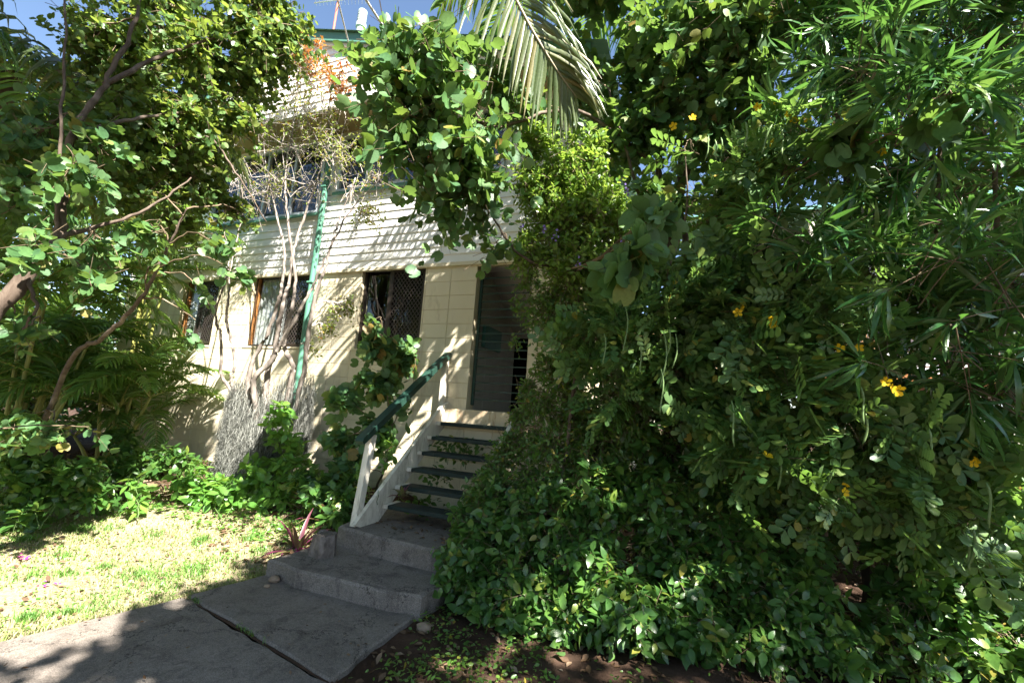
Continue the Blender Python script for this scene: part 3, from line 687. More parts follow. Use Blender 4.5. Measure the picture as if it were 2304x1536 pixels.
def keep(P):
    """leaves stay out of the walls, the ground, the stair and the air round the viewer"""
    x, y, z = P[:, 0], P[:, 1], P[:, 2]
    ok = z > ground_z(x, y)+.015
    inh = (x > -10.6) & (x < -1.38) & (y > 5.22) & (z < 5.95)
    inh |= (x > -10.6) & (x < -1.2) & (y > 4.62) & (z >= 5.9) & (z < 7.6)
    inh |= (x > -3.0) & (x < -1.45) & (y > 5.1) & (z < 3.5)
    stair = (x > -3.16) & (x < -2.46+.42*(y-4.1)) & (y > 3.7) & (y < 5.4) & (z < 2.3)
    pth = (x > -3.6) & (x < -1.92) & (y < 3.75) & (z < 2.2)
    d = np.linalg.norm(P-CP, axis=1)
    return ok & ~inh & ~stair & ~pth & (d > 1.35)
def sprays(vols, n, L, k, size, style='alt', seed=0, out=.6, up=.35, rnd=.6, droop=.25, nup=.6, nout=.35, nrnd=.55, hang=.15, shell=.33, sizev=.25, ang=(.8, 1.2), filt=None):
    """leafy twigs spread through ellipsoid volumes: returns leaf frames and twig lines"""
    rng = np.random.default_rng(seed); vols = [(np.array(c, float), np.array(r if hasattr(r, '__len__') else (r, r, r), float)) for c, r in vols]
    w = np.array([np.prod(r)**.7 for c, r in vols]); w /= w.sum(); pick = rng.choice(len(vols), n, p=w)
    C0 = np.array([v[0] for v in vols])[pick]; R0 = np.array([v[1] for v in vols])[pick]
    u = unit(rng.normal(size=(n, 3))); rad = rng.random(n)**shell
    lump = 1+.22*np.sin(u[:, 0]*5+pick*1.7)*np.sin(u[:, 1]*6+pick)+.15*np.sin(u[:, 2]*9+pick*2.1)
    P = C0+u*R0*(rad*lump)[:, None]
    d = unit(u*out+np.array([0, 0, up])+rng.normal(size=(n, 3))*rnd)
    Ln = L*(.6+.8*rng.random(n)); base = P-d*Ln[:, None]*.6
    lines = np.empty((n, 4, 3))
    for i, t in enumerate((0, .35, .7, 1.0)): lines[:, i] = base+d*(Ln*t)[:, None]+np.array([0, 0, -1])*(droop*Ln*t*t)[:, None]
    allT = []
    e1 = unit(np.cross(d, rng.normal(size=(n, 3)))); e2 = np.cross(d, e1)
    for j in range(k):
        if style == 'whorl':
            t = np.full(n, .86)+.16*(j/k)+rng.normal(size=n)*.02; az = j*2.4+rng.random(n)*.5; th = ang[0]+(ang[1]-ang[0])*((j*.618) % 1.0)+rng.normal(size=n)*.12
        elif style == 'opp':
            node = j//2; t = .30+.70*(node+.5)/max(1, (k+1)//2)+rng.normal(size=n)*.03; az = (j % 2)*math.pi+node*math.pi/2+rng.normal(size=n)*.3; th = ang[0]+(ang[1]-ang[0])*rng.random(n)
        else:
            t = .22+.78*(j+.5)/k+rng.normal(size=n)*.05; az = j*math.pi+rng.normal(size=n)*.5; th = ang[0]+(ang[1]-ang[0])*rng.random(n)
        t = np.clip(t, .05, 1.02)
        pos = base+d*(Ln*t)[:, None]+np.array([0, 0, -1])*(droop*Ln*t*t)[:, None]
        sd = e1*np.cos(az)[:, None]+e2*np.sin(az)[:, None]
        ax = unit(d*np.cos(th)[:, None]+sd*np.sin(th)[:, None]+np.array([0, 0, -hang]))
        nr = np.array([0, 0, nup])+u*nout+rng.normal(size=(n, 3))*nrnd
        sz = size*(1-sizev+2*sizev*rng.random(n))*(1-.25*(rng.random(n) < .2))
        allT.append(frames(pos+ax*(size*.08), ax, nr, sz))
    T = np.concatenate(allT); tip = T[:, :, 3]+T[:, :, 1]*.7; ok = keep(tip) & keep(T[:, :, 3])
    lk = keep(lines[:, 3]) & keep(lines[:, 0])
    if filt is not None: ok &= filt(tip); lk &= filt(lines[:, 3])
    return T[ok], lines[lk], vols
def boughs(vols, lines, spine, rng, r0=.014, sub=10, rt=.0035):
    """branches from the stems to each leafy volume and on to its twigs"""
    out, rad = [], []; S = np.concatenate([smooth_line(s, 6) for s in spine])
    for c, r in vols:
        d = np.linalg.norm(S-c, axis=1)+.6*np.maximum(0, S[:, 2]-c[2]); a = S[np.argmin(d)]
        mid = (a+c)/2+rng.normal(size=3)*.06*np.linalg.norm(c-a)+np.array([0, 0, .08])
        p = smooth_line([a, mid, c], 5, .006, rng); out.append(p); rad.append(np.linspace(r0, r0*.5, len(p)))
        if len(lines):
            dd = np.linalg.norm((lines[:, 0]-c)/r, axis=1); near = np.argsort(dd)[:400]; near = near[dd[near] < 1.25]
            for i in rng.choice(near, min(sub, len(near)), replace=False) if len(near) else []:
                b = p[rng.integers(len(p)//2, len(p))]; q = smooth_line([b, (b+lines[i, 0])/2+rng.normal(size=3)*.03, lines[i, 0]], 3); out.append(q); rad.append(np.linspace(r0*.45, rt, len(q)))
    return out, rad
def plant(name, base, label, cat, parts, spine=(), spine_r=(), bark_m='bark_brown', twig_m='twig', group=None, twig_r=.0025, stem='trunk', bough_r=.014, sub=10, seed=1, sides=9):
    """parts: list of dicts (vols, n, leaf, mat, singles, + sprays arguments)"""
    o = empty(name, base, label, cat, group); rng = np.random.default_rng(seed+77)
    for i, (s, r) in enumerate(zip(spine, spine_r)):
        P = smooth_line(s, 7, .006, rng); R = np.interp(np.linspace(0, 1, len(P)), np.linspace(0, 1, len(r)), r)*(1+.06*rng.normal(size=len(P)))
        mb = MB().tube(P, R, sides); mb.build(stem if i == 0 else ('branch' if stem == 'trunk' else stem), M[bark_m], o, True)
    L, R = [], []
    for pt in parts:
        pt = dict(pt); vols = pt.pop('vols'); n = pt.pop('n'); leaf = pt.pop('leaf'); mat = pt.pop('mat'); sg = pt.pop('singles', 300); tw = pt.pop('twigs', 1.0)
        T, lines, vv = sprays(vols, n, **pt); foliage(o, T, leaf, M[mat], sg)
        if len(lines):
            m_ = int(len(lines)*tw); L += list(lines[:m_]); R += [np.linspace(twig_r, twig_r*.5, 4)]*m_
        if spine:
            bl, br = boughs(vv, lines, spine, rng, bough_r, sub); L += bl; R += br
    many_tubes('twig_mass', L, R, M[twig_m], o, 4 if bough_r > .01 else 3)
    return o
def frond(parent, base, direction, length, nleaf, leaf_len, mat, rng, arch=.7, leafw=.022, name='frond', droop=.35, lift=.25, separate=False, rach_r=.010, rach_mat='palm_stem', curl=0.0, rank=1.0, line=None, facing=None):
    """an arching palm frond: rachis and two ranks of folded leaflets"""
    d = unit(np.array(direction, float)); hz = unit(np.array([d[0], d[1], 1e-4])); n = 22; P = [np.array(base, float)]; ang = math.asin(np.clip(d[2], -1, 1))
    for i in range(n):
        a = ang-arch*1.9*((i+1)/n)**1.4; P.append(P[-1]+(hz*math.cos(a)+np.array([0, 0, math.sin(a)]))*length/n)
    P = np.array(P)
    if line is not None: P = smooth_line(line, 6); n = len(P)-1
    Tn = unit(np.gradient(P, axis=0)); sv = unit(np.cross(Tn, (0, 0, 1) if facing is None else facing))
    r = MB().tube(P, np.linspace(rach_r, rach_r*.25, len(P)), 5); root = r.build(name, M[rach_mat], parent, True)
    VV, FF, b = [], [], 0; objs = []
    for i in range(nleaf):
        t = .12+.87*i/(nleaf-1)
        p = np.array([np.interp(t*n, np.arange(n+1), P[:, k]) for k in range(3)]); tn = unit(np.array([np.interp(t*n, np.arange(n+1), Tn[:, k]) for k in range(3)])); s = unit(np.array([np.interp(t*n, np.arange(n+1), sv[:, k]) for k in range(3)])); upv = np.cross(s, tn)
        LL = leaf_len*(math.sin(math.pi*((.16 if facing is None else .34)+(.80 if facing is None else .60)*t))**.7)
        for sg in (-1, 1):
            dirv = unit(s*sg*rank+tn*(.55+.9*t)+upv*lift+rng.normal(size=3)*.09); L = LL*(.85+.3*rng.random()); q = [p]; dv = dirv.copy()
            for k in range(4): dv = unit(dv+np.array([0, 0, -droop*(k+.4)*.5])+rng.normal(size=3)*.02); q.append(q[-1]+dv*L/4)
            q = np.array(q); w = leafw*np.array([.55, 1, .95, .6, .04]); wd = unit(np.cross(np.gradient(q, axis=0), upv+rng.normal(size=3)*.25)); nn = unit(np.cross(wd, np.gradient(q, axis=0)))
            V = np.concatenate([q+wd*w[:, None]+nn*(w*.45)[:, None], q, q-wd*w[:, None]+nn*(w*.45)[:, None]]); F = []
            for k in range(4): F += [(k, k+1, k+6, k+5), (k+5, k+6, k+11, k+10)]
            F = np.array(F)
            if separate: objs.append((V, F))
            else: VV.append(V); FF.append(F+b); b += len(V)
    if separate:
        for V, F in objs: link('leaflet', trimesh('leaflet', V, F), M[mat], root)
    else:
        o = link('leaflet_rank', trimesh('leaflet_rank', np.concatenate(VV), np.concatenate(FF)), M[mat], root); o['kind'] = 'stuff'
    return root

# ------------------------------------------------------------------ trees and shrubs
BAU = dict(leaf='bauhinia', mat='leaf_bauhinia', L=.34, k=8, size=.105, style='alt', out=.6, up=.15, rnd=.6, droop=.35, nup=.55, nout=.45, nrnd=.6, hang=.35)
plant('bauhinia_tree', (-5.3, 1.0, 0), 'leaning brown trunked tree with twin lobed leaves arching over the lawn and palms', 'tree',
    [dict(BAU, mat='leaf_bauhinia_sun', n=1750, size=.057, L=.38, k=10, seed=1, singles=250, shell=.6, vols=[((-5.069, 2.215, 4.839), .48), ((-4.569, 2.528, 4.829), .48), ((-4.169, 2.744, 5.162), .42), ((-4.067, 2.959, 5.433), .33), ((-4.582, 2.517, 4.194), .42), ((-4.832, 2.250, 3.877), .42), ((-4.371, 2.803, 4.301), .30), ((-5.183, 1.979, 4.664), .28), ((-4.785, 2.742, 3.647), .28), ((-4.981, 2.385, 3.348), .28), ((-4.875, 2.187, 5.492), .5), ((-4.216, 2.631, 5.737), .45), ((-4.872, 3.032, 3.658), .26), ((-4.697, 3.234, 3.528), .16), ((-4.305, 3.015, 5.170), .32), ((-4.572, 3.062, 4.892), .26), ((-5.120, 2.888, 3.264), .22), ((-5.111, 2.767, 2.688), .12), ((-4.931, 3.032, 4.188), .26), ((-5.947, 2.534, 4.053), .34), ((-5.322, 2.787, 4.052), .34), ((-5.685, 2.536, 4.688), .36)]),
     dict(BAU, n=200, size=.080, seed=2, singles=200, vols=[((-4.964, 1.711, 3.512), .32), ((-4.787, 1.660, 2.925), .28), ((-4.517, 2.037, 2.614), .18), ((-4.335, 1.930, 2.383), .12), ((-4.427, 1.639, 1.936), .10), ((-4.548, 1.813, 1.906), (.12, .12, .06)), ((-4.596, 2.392, 2.918), .15), ((-4.058, 1.612, 3.017), .17), ((-4.018, 1.513, 2.387), .14), ((-4.370, 1.862, 3.389), .2), ((-4.385, 2.761, 2.518), (.07, .07, .14)), ((-4.382, 2.816, 2.186), (.06, .06, .12)), ((-4.057, 2.732, 2.838), (.15, .15, .07)), ((-3.975, 2.904, 2.653), .06), ((-5.840, 2.299, 1.080), .14), ((-5.402, 2.368, 1.073), (.18, .18, .08)), ((-5.066, 2.493, 1.138), (.13, .13, .05))]),
     dict(BAU, n=560, size=.11, seed=22, singles=0, vols=[((-5.1, .9, 6.0), .65), ((-5.6, .4, 6.2), .8), ((-5.9, 1.5, 6.1), .7), ((-6.4, 1.0, 6.3), .7), ((-3.5, -.1, 7.8), .8)])],
    # upper crown above the lawn edge, added out of view to shade the palms
    # (same tree, higher boughs)
    spine=[[(-4.801, 1.367, 0.004), (-4.688, 1.303, 1.011), (-4.422, 1.449, 1.776), (-4.303, 1.585, 2.239), (-4.306, 1.695, 2.558), (-4.403, 1.704, 2.937), (-4.456, 1.712, 3.424), (-4.479, 1.836, 3.942), (-4.494, 1.944, 4.579), (-4.617, 2.009, 5.218)],
           [(-4.306, 1.695, 2.558), (-4.338, 1.877, 2.704), (-4.262, 2.186, 3.002), (-4.330, 2.519, 3.468)], [(-4.456, 1.712, 3.424), (-4.487, 2.076, 3.787), (-4.478, 2.460, 4.134), (-4.372, 2.788, 4.390)],
           [(-4.479, 1.836, 3.942), (-4.424, 2.201, 4.518), (-4.212, 2.720, 5.203)], [(-4.306, 1.695, 2.558), (-4.300, 1.591, 3.214), (-4.396, 1.545, 3.925), (-4.515, 1.490, 4.639)],
           [(-6.948, 2.920, 0.545), (-6.112, 2.735, 1.742), (-5.554, 2.702, 1.992), (-4.979, 2.654, 2.368), (-4.651, 2.606, 2.811), (-4.470, 2.612, 3.219)],
           [(-4.612, 2.461, 3.791), (-4.280, 2.578, 3.899), (-4.003, 2.748, 3.545), (-3.764, 2.909, 3.147)], [(-4.303, 1.585, 2.239), (-4.176, 1.617, 2.023), (-4.260, 1.609, 1.866)]],
    spine_r=[[.070, .064, .058, .048, .036, .030, .025, .021, .016, .010], [.022, .016, .011, .006], [.020, .014, .010, .005], [.022, .015, .008], [.014, .011, .008, .006], [.028, .025, .022, .018, .013, .007], [.010, .009, .008, .005], [.016, .010, .005]],
    bark_m='bark_brown', bough_r=.010, sub=9, seed=1)

plant('bauhinia_tree', (-.18, 4.62, .1), 'tall many stemmed tree with twin lobed leaves hanging over the stair from the right', 'tree',
    [dict(BAU, n=370, size=.096, L=.58, k=9, shell=.9, seed=3, vols=[((-2.079, 2.685, 4.012), .40), ((-2.307, 2.652, 4.318), .26), ((-1.762, 2.977, 3.678), .44), ((-2.174, 2.699, 3.691), .28), ((-1.903, 2.805, 4.384), .40), ((-1.659, 3.323, 4.485), .26), ((-1.556, 3.997, 4.622), .28), ((-1.158, 4.392, 5.194), .34), ((-1.703, 3.147, 3.449), .26), ((-1.894, 2.984, 3.310), .24), ((-1.583, 3.384, 2.964), .10), ((-2.438, 2.573, 3.811), .14), ((-1.653, 3.266, 3.182), .12)]),
     dict(BAU, n=820, size=.095, k=9, shell=.55, L=.42, seed=4, singles=200, vols=[((-0.545, 4.400, 5.323), .38), ((-0.060, 4.076, 5.170), .52), ((0.327, 4.185, 4.789), .42), ((-0.342, 4.284, 4.533), .40), ((0.183, 4.320, 4.272), .34), ((-0.725, 4.261, 4.394), .34), ((-1.15, 3.35, 6.1), (.75, .48, .42)), ((-1.0, 4.0, 6.0), (.55, .38, .33)), ((0.298, 4.265, 6.236), .5), ((0.501, 4.066, 5.281), .40), ((0.336, 4.361, 3.733), .25), ((-0.328, 4.309, 3.744), .25)]),  # two high flattened clumps added out of view to shade the wall
     dict(BAU, n=11, seed=5, size=.14, vols=[((-0.330, 2.958, 2.660), (.18, .18, .13)), ((-0.229, 3.071, 2.886), .10)], singles=100),
     dict(BAU, n=22, seed=6, size=.13, vols=[((0.951, 3.441, 3.543), (.16, .16, .12)), ((1.293, 3.051, 3.435), .07)], singles=80)],
    spine=[[(-.18, 4.62, .1), (-.21, 4.6, 1.5), (-0.235, 4.613, 3.451), (-0.337, 4.471, 4.066), (-0.304, 4.256, 4.797), (-0.104, 4.098, 5.591), (-0.030, 3.925, 6.170)],
           [(-.21, 4.6, 1.5), (-0.195, 4.596, 3.654), (-0.072, 4.532, 4.014), (0.064, 4.303, 4.752), (0.174, 4.140, 5.353), (0.315, 3.968, 6.088)],
           [(-.16, 4.7, .1), (-0.088, 4.951, 3.081), (-0.140, 4.786, 3.959), (-0.193, 4.591, 5.024), (-0.595, 4.282, 5.923)],
           [(-0.337, 4.471, 4.066), (-1.032, 3.810, 4.390), (-1.645, 3.202, 3.922), (-2.078, 2.709, 3.872)], [(-0.410, 4.527, 2.874), (-0.467, 4.290, 3.521), (-0.571, 4.179, 3.939), (-0.796, 4.063, 4.761)],
           [(-0.995, 3.972, 2.821), (-1.386, 3.586, 2.883), (-1.585, 3.355, 3.134), (-1.737, 3.146, 3.373)], [(-1.645, 3.202, 3.922), (-1.868, 2.854, 4.172), (-2.080, 2.656, 4.186)]],
    spine_r=[[.06, .05, .042, .036, .03, .022, .012], [.045, .036, .032, .026, .02, .012], [.04, .035, .03, .024, .014], [.022, .018, .014, .008], [.022, .018, .015, .01], [.014, .011, .009, .005], [.010, .007, .004]],
    bark_m='bark_brown', bough_r=.010, sub=9, seed=2)

plant('bauhinia_sapling', (-3.75, 4.95, .3), 'young twin lobed leaf sapling standing against the block wall beside the handrail', 'sapling',
    [dict(BAU, n=210, seed=7, k=7, L=.28, size=.115, nup=.35, nout=.5, droop=.2, hang=.3, vols=[((-3.582, 4.492, 2.256), .17), ((-3.227, 4.657, 2.121), .16), ((-3.495, 4.551, 1.775), .18), ((-3.085, 4.655, 1.483), .15), ((-3.895, 4.420, 1.585), .13), ((-3.476, 4.544, 1.192), .17), ((-3.868, 4.408, 1.059), .13), ((-3.842, 4.367, 0.706), .10), ((-3.066, 4.674, 1.749), .10), ((-3.650, 4.425, 0.822), .12), ((-3.668, 4.467, 2.529), .06)])],
    spine=[[(-3.75, 4.95, .3), (-3.358, 4.671, 1.042), (-3.444, 4.588, 1.672), (-3.533, 4.485, 2.421)], [(-3.358, 4.671, 1.042), (-3.659, 4.493, 1.389), (-3.945, 4.392, 1.635)], [(-3.360, 4.636, 1.253), (-3.140, 4.653, 1.691), (-3.122, 4.653, 2.068)]],
    spine_r=[[.014, .011, .008, .004], [.007, .005, .003], [.007, .005, .003]], bough_r=.005, sub=4, seed=3, bark_m='twig')

# crape myrtle with pale bare stems in front of the wall
MS = [[(-5.367, 4.641, 0.596), (-5.516, 4.546, 1.146), (-5.927, 4.353, 1.644), (-5.992, 4.286, 1.897), (-5.995, 4.220, 2.292), (-6.053, 4.175, 2.420), (-6.049, 4.137, 2.666), (-5.967, 4.124, 2.948), (-6.566, 4.550, 3.469), (-6.775, 4.550, 3.985)],
      [(-5.367, 4.641, 0.596), (-5.584, 4.509, 1.201), (-5.848, 4.384, 1.649), (-5.811, 4.356, 1.910), (-5.859, 4.284, 2.237), (-5.923, 4.218, 2.478), (-5.904, 4.172, 2.809), (-6.500, 4.550, 3.395), (-6.655, 4.700, 4.332), (-6.883, 4.700, 5.123)],
      [(-5.367, 4.641, 0.596), (-5.541, 4.433, 1.439), (-5.512, 4.367, 1.920), (-5.332, 4.379, 2.287), (-5.202, 4.364, 2.704), (-5.143, 4.340, 2.998), (-5.446, 4.550, 3.603), (-5.903, 4.700, 4.256), (-6.268, 4.700, 5.036), (-6.622, 4.700, 6.027)],
      [(-5.224, 4.586, 0.616), (-5.392, 4.355, 1.620), (-5.171, 4.386, 1.979), (-5.020, 4.395, 2.292), (-4.848, 4.408, 2.641), (-4.809, 4.550, 3.052), (-4.603, 4.550, 3.544), (-4.465, 4.700, 4.176), (-4.057, 4.700, 4.524)],
      [(-5.311, 4.663, 0.601), (-5.330, 4.516, 1.455), (-5.360, 4.506, 1.777), (-5.268, 4.484, 2.141), (-5.226, 4.447, 2.471), (-5.109, 4.379, 2.841), (-5.250, 4.550, 3.152), (-5.257, 4.550, 3.590), (-5.300, 4.700, 4.264), (-5.133, 4.700, 4.874), (-5.112, 4.700, 5.662)],
      [(-5.257, 4.795, 0.595), (-5.108, 4.682, 1.656), (-5.077, 4.649, 1.935), (-5.175, 4.573, 2.155), (-5.188, 4.536, 2.352), (-5.106, 4.516, 2.676), (-5.158, 4.550, 3.193), (-5.411, 4.550, 3.868), (-5.831, 4.700, 4.827), (-5.836, 4.700, 5.723)],
      [(-5.131, 4.789, 0.609), (-4.928, 4.689, 1.725), (-4.788, 4.571, 2.457), (-4.704, 4.525, 2.948), (-4.639, 4.550, 3.294), (-4.557, 4.550, 3.731), (-4.631, 4.700, 4.127), (-4.458, 4.700, 4.643)]]
plant('crape_myrtle', (-5.354, 4.706, 0.563), 'pale many stemmed crape myrtle with bare twigs and orange tinted top leaves', 'tree',
    [dict(leaf='small', mat='leaf_myrtle', n=560, k=7, L=.36, size=.048, style='alt', seed=8, singles=120, out=.45, up=.6, rnd=.5, droop=.05, shell=.45, vols=[((-6.459, 4.720, 5.851), .50), ((-5.497, 4.720, 5.748), .50), ((-6.512, 4.360, 6.310), .40), ((-5.400, 4.360, 6.281), .42), ((-4.919, 4.720, 5.932), .36), ((-4.863, 4.720, 5.058), .42), ((-6.067, 4.720, 4.869), .36), ((-4.084, 4.720, 4.604), .24), ((-7.354, 4.720, 5.687), .36)]),
     dict(leaf='small', mat='leaf_myrtle', n=130, k=2, L=.42, size=.045, style='alt', seed=18, singles=40, out=.4, up=.7, rnd=.5, droop=.05, shell=.5, vols=[((-6.215, 4.720, 4.665), .36), ((-5.298, 4.720, 4.624), .36), ((-4.526, 4.720, 4.460), .28), ((-6.876, 4.720, 4.977), .3), ((-5.787, 4.720, 5.350), .4)]),
     dict(leaf='small', mat='leaf_orange', n=280, k=8, L=.26, size=.056, style='alt', seed=9, singles=60, out=.5, up=.6, vols=[((-5.255, 4.360, 6.428), .30), ((-4.641, 4.360, 5.962), .26), ((-3.919, 4.720, 5.622), .12), ((-6.077, 4.360, 6.517), .24), ((-5.658, 4.360, 6.716), .2), ((-6.476, 4.360, 6.148), .15)]),
     dict(leaf='small', mat='leaf_myrtle', n=120, k=6, L=.22, size=.050, style='alt', seed=10, singles=60, shell=.5, vols=[((-4.381, 4.720, 2.773), .20), ((-4.162, 4.720, 4.088), .22), ((-4.873, 4.720, 2.219), .12), ((-4.600, 4.720, 2.468), .16)])],
    spine=MS, spine_r=[[0.0410, 0.0328, 0.0246, 0.0197, 0.0164, 0.0180, 0.0131, 0.0115, 0.0082, 0.0049], [0.0410, 0.0328, 0.0230, 0.0197, 0.0164, 0.0180, 0.0123, 0.0098, 0.0082, 0.0049], [0.0410, 0.0369, 0.0295, 0.0262, 0.0230, 0.0197, 0.0164, 0.0131, 0.0098, 0.0049], [0.0410, 0.0369, 0.0328, 0.0279, 0.0230, 0.0180, 0.0148, 0.0098, 0.0049], [0.0492, 0.0410, 0.0369, 0.0328, 0.0279, 0.0246, 0.0213, 0.0180, 0.0148, 0.0098, 0.0057], [0.0410, 0.0369, 0.0344, 0.0295, 0.0279, 0.0246, 0.0213, 0.0180, 0.0123, 0.0066], [0.0410, 0.0328, 0.0279, 0.0230, 0.0197, 0.0164, 0.0115, 0.0066]],
    bark_m='bark_pale', twig_m='twig_pale', bough_r=.011, sub=15, twig_r=.0032, seed=4)
# old stump below the stems, wrapped in hanging grey moss
rng = np.random.default_rng(21)
def moss(c0, rx, ry, ztop, zlow, n, label, seed):
    rng = np.random.default_rng(seed); L, R = [], []
    for i in range(n):
        a = rng.random()*2*math.pi; q = math.sqrt(rng.random())*.45+.6; sx_ = c0[0]+rx*q*math.cos(a); sy_ = c0[1]+ry*q*math.sin(a)
        z = zlow+.3+(ztop-zlow-.3)*rng.random()**.55*(1+.16*math.sin(a*3+seed)+.08*math.sin(a*7)); ln = (.35+.65*rng.random())*(z-zlow); k = 9; ph = rng.random()*6; P = []
        fl = 1+.20*rng.random()
        for j in range(k):
            t = j/(k-1); P.append((c0[0]+(sx_-c0[0])*(1+(fl-1)*t)+.026*math.sin(ph+j*1.9)+rng.normal()*.014, c0[1]+(sy_-c0[1])*(1+(fl-1)*t)+.026*math.cos(ph*1.3+j*1.7)+rng.normal()*.014, z-ln*t))
        P = np.array(P); L.append(P); R.append(np.linspace(.0022, .0013, k))
        for j in (2, 4, 5, 7):
            d = rng.normal(size=3)*.030; d[2] = -abs(d[2])-.02; L.append(np.array([P[j], P[j]+d*.6, P[j]+d+np.array([0, 0, -.014])])); R.append(np.array([.0014, .0011, .0007]))
    o = many_tubes('hanging_moss', L, R, M['moss'], None, 3, None); o['kind'] = 'stuff'; tag(o, label, 'moss'); return o
sc0 = (-5.581, 4.569, 0.844); sc1 = (-5.035, 4.818, 1.002)
moss(sc0, .40, .26, 1.62, .30, 2600, 'thick grey moss hanging round the myrtle stump', 1)
moss(sc1, .17, .16, 1.75, .50, 800, 'thin grey moss curtain hanging between stump and downpipe', 2)
sp = []
for z, r in ((.2, .30), (.6, .26), (.95, .24), (1.2, .20), (1.36, .13), (1.4, .05)): sp.append((sc0[0], sc0[1], z, r))
mb = MB().tube([(x, y, z) for x, y, z, r in sp], [r for *_, r in sp], 14); o = mb.build('tree_stump', M['stumpgrey'], None, True); tag(o, 'dark old stump under the grey moss at the myrtle foot', 'stump')

# yellow flowered senna shrubs
SEN = dict(leaf='senna', mat='leaf_senna', L=.34, k=5, size=.235, style='alt', out=.6, up=.3, rnd=.5, droop=.25, nup=.55, nout=.5, nrnd=.65, hang=.15, ang=(.7, 1.3), shell=.42, sizev=.35)
def flower(parent, p, s, rng, face):
    V, F = [], []; f = unit(np.array(face, float)); e1 = unit(np.cross(f, (0.2, .1, 1))); e2 = np.cross(f, e1)
    for k in range(5):
        a = 2*math.pi*k/5+rng.normal()*.12; r = e1*math.cos(a)+e2*math.sin(a); t = np.cross(f, r); b = len(V)
        for u, v, h in ((.05, 0, 0), (.55, .38, .25), (.95, .26, .40), (1.02, -.20, .36), (.6, -.36, .24)): V.append(np.array(p)+s*(r*u+t*v+f*h))
        F += [(b, b+1, b+2), (b, b+2, b+3), (b, b+3, b+4)]
    return link('flower', trimesh('flower', np.array(V), np.array(F)), M['petal_yellow'], parent)
def pod(parent, p, L, rng, r=.0055):
    d = rng.normal(size=2)*.10; P = [np.array(p)+np.array([d[0]*t*L*1.5+.02*math.sin(t*4+d[0]*9)*L*3, d[1]*t*L*1.5, -L*t]) for t in np.linspace(0, 1, 8)]
    return MB().tube(P, [r*.5, r, r, r*.9, r, r, r, r*.4], 6).build('seed_pod', M['pod'], parent, True)
sa = plant('senna_shrub', (-.45, 4.35, .1), 'rounded leaflet shrub with long hanging pods between the gate vine and yellow flowers', 'shrub',
    [dict(SEN, n=230, seed=11, vols=[((-0.565, 3.903, 2.304), .34), ((-0.943, 3.873, 2.219), .22), ((-0.136, 3.941, 2.463), .30), ((-0.319, 3.937, 2.700), .26), ((0.206, 4.005, 2.249), .30), ((-0.196, 3.889, 1.969), .28), ((0.202, 3.934, 2.678), .25), ((-0.632, 3.951, 1.846), .24), ((0.074, 3.927, 1.733), .24), ((-0.010, 3.868, 3.893), .12), ((0.202, 3.936, 3.334), .14)])],
    spine=[[(-.45, 4.35, .1), (-0.390, 4.210, 1.525), (-0.386, 3.985, 2.242), (-0.076, 3.947, 3.246), (-0.081, 3.840, 3.887)], [(-0.390, 4.210, 1.525), (0.140, 4.003, 2.101), (0.269, 3.948, 2.755)]],
    spine_r=[[.022, .018, .014, .010, .004], [.012, .009, .004]], bough_r=.007, sub=5, seed=5, twig_m='twig')
sb = plant('senna_shrub', (.95, 4.3, .1), 'broad shrub with rounded leaflets and scattered yellow flowers below the narrow leaved shrub', 'shrub',
    [dict(SEN, n=400, seed=12, vols=[((0.503, 3.710, 3.453), .20), ((0.319, 3.710, 3.667), .12), ((0.595, 3.686, 3.833), .14), ((0.444, 3.776, 2.907), .2), ((0.759, 3.651, 2.445), .30), ((0.497, 3.769, 2.413), .28), ((0.964, 3.685, 2.074), .28), ((0.589, 3.675, 1.875), .28), ((0.937, 3.644, 1.593), .28), ((1.209, 3.722, 1.788), .26), ((0.418, 3.679, 1.429), .25), ((1.384, 3.756, 1.347), .26), ((0.886, 3.681, 1.241), .22), ((1.646, 3.831, 1.535), .22), ((1.644, 3.787, 1.133), .18), ((1.262, 3.922, 2.701), .2)])],
    spine=[[(.95, 4.3, .1), (0.964, 4.361, 1.277), (0.747, 3.899, 2.234), (0.568, 3.764, 3.289), (0.579, 3.767, 3.965)], [(0.964, 4.361, 1.277), (1.108, 3.791, 1.785), (1.202, 3.914, 2.600)], [(0.965, 4.390, 1.102), (1.350, 3.853, 1.334), (1.700, 3.870, 1.426)]],
    spine_r=[[.026, .020, .016, .011, .004], [.013, .010, .004], [.012, .009, .004]], bough_r=.007, sub=5, seed=6, twig_m='twig')
rng = np.random.default_rng(31)
for p in ((-0.158, 3.486, 3.858), (-0.021, 3.529, 3.934)): flower(sa, p, .032, rng, np.array(CAM_POS)-np.array(p)+rng.normal(size=3)*1.6)
for p in ((0.424, 3.396, 3.852), (0.574, 3.499, 3.923), (0.675, 3.508, 3.784), (0.759, 3.539, 3.800), (0.495, 3.366, 3.541), (1.153, 3.435, 3.409), (0.486, 3.304, 2.223), (0.821, 3.216, 2.056), (0.918, 3.233, 2.060), (1.038, 3.226, 1.863), (1.095, 3.235, 1.817), (0.438, 3.314, 1.378), (1.472, 3.394, 1.440), (0.847, 3.343, 1.208), (0.293, 3.481, 2.336)):
    flower(sb, p, .033*(.8+.3*rng.random()), rng, np.array(CAM_POS)-np.array(p)+rng.normal(size=3)*1.5)
    if rng.random() < .6: q = np.array(p)+rng.normal(size=3)*.035; flower(sb, q, .028*(.7+.4*rng.random()), rng, np.array(CAM_POS)-q+rng.normal(size=3)*2.0)
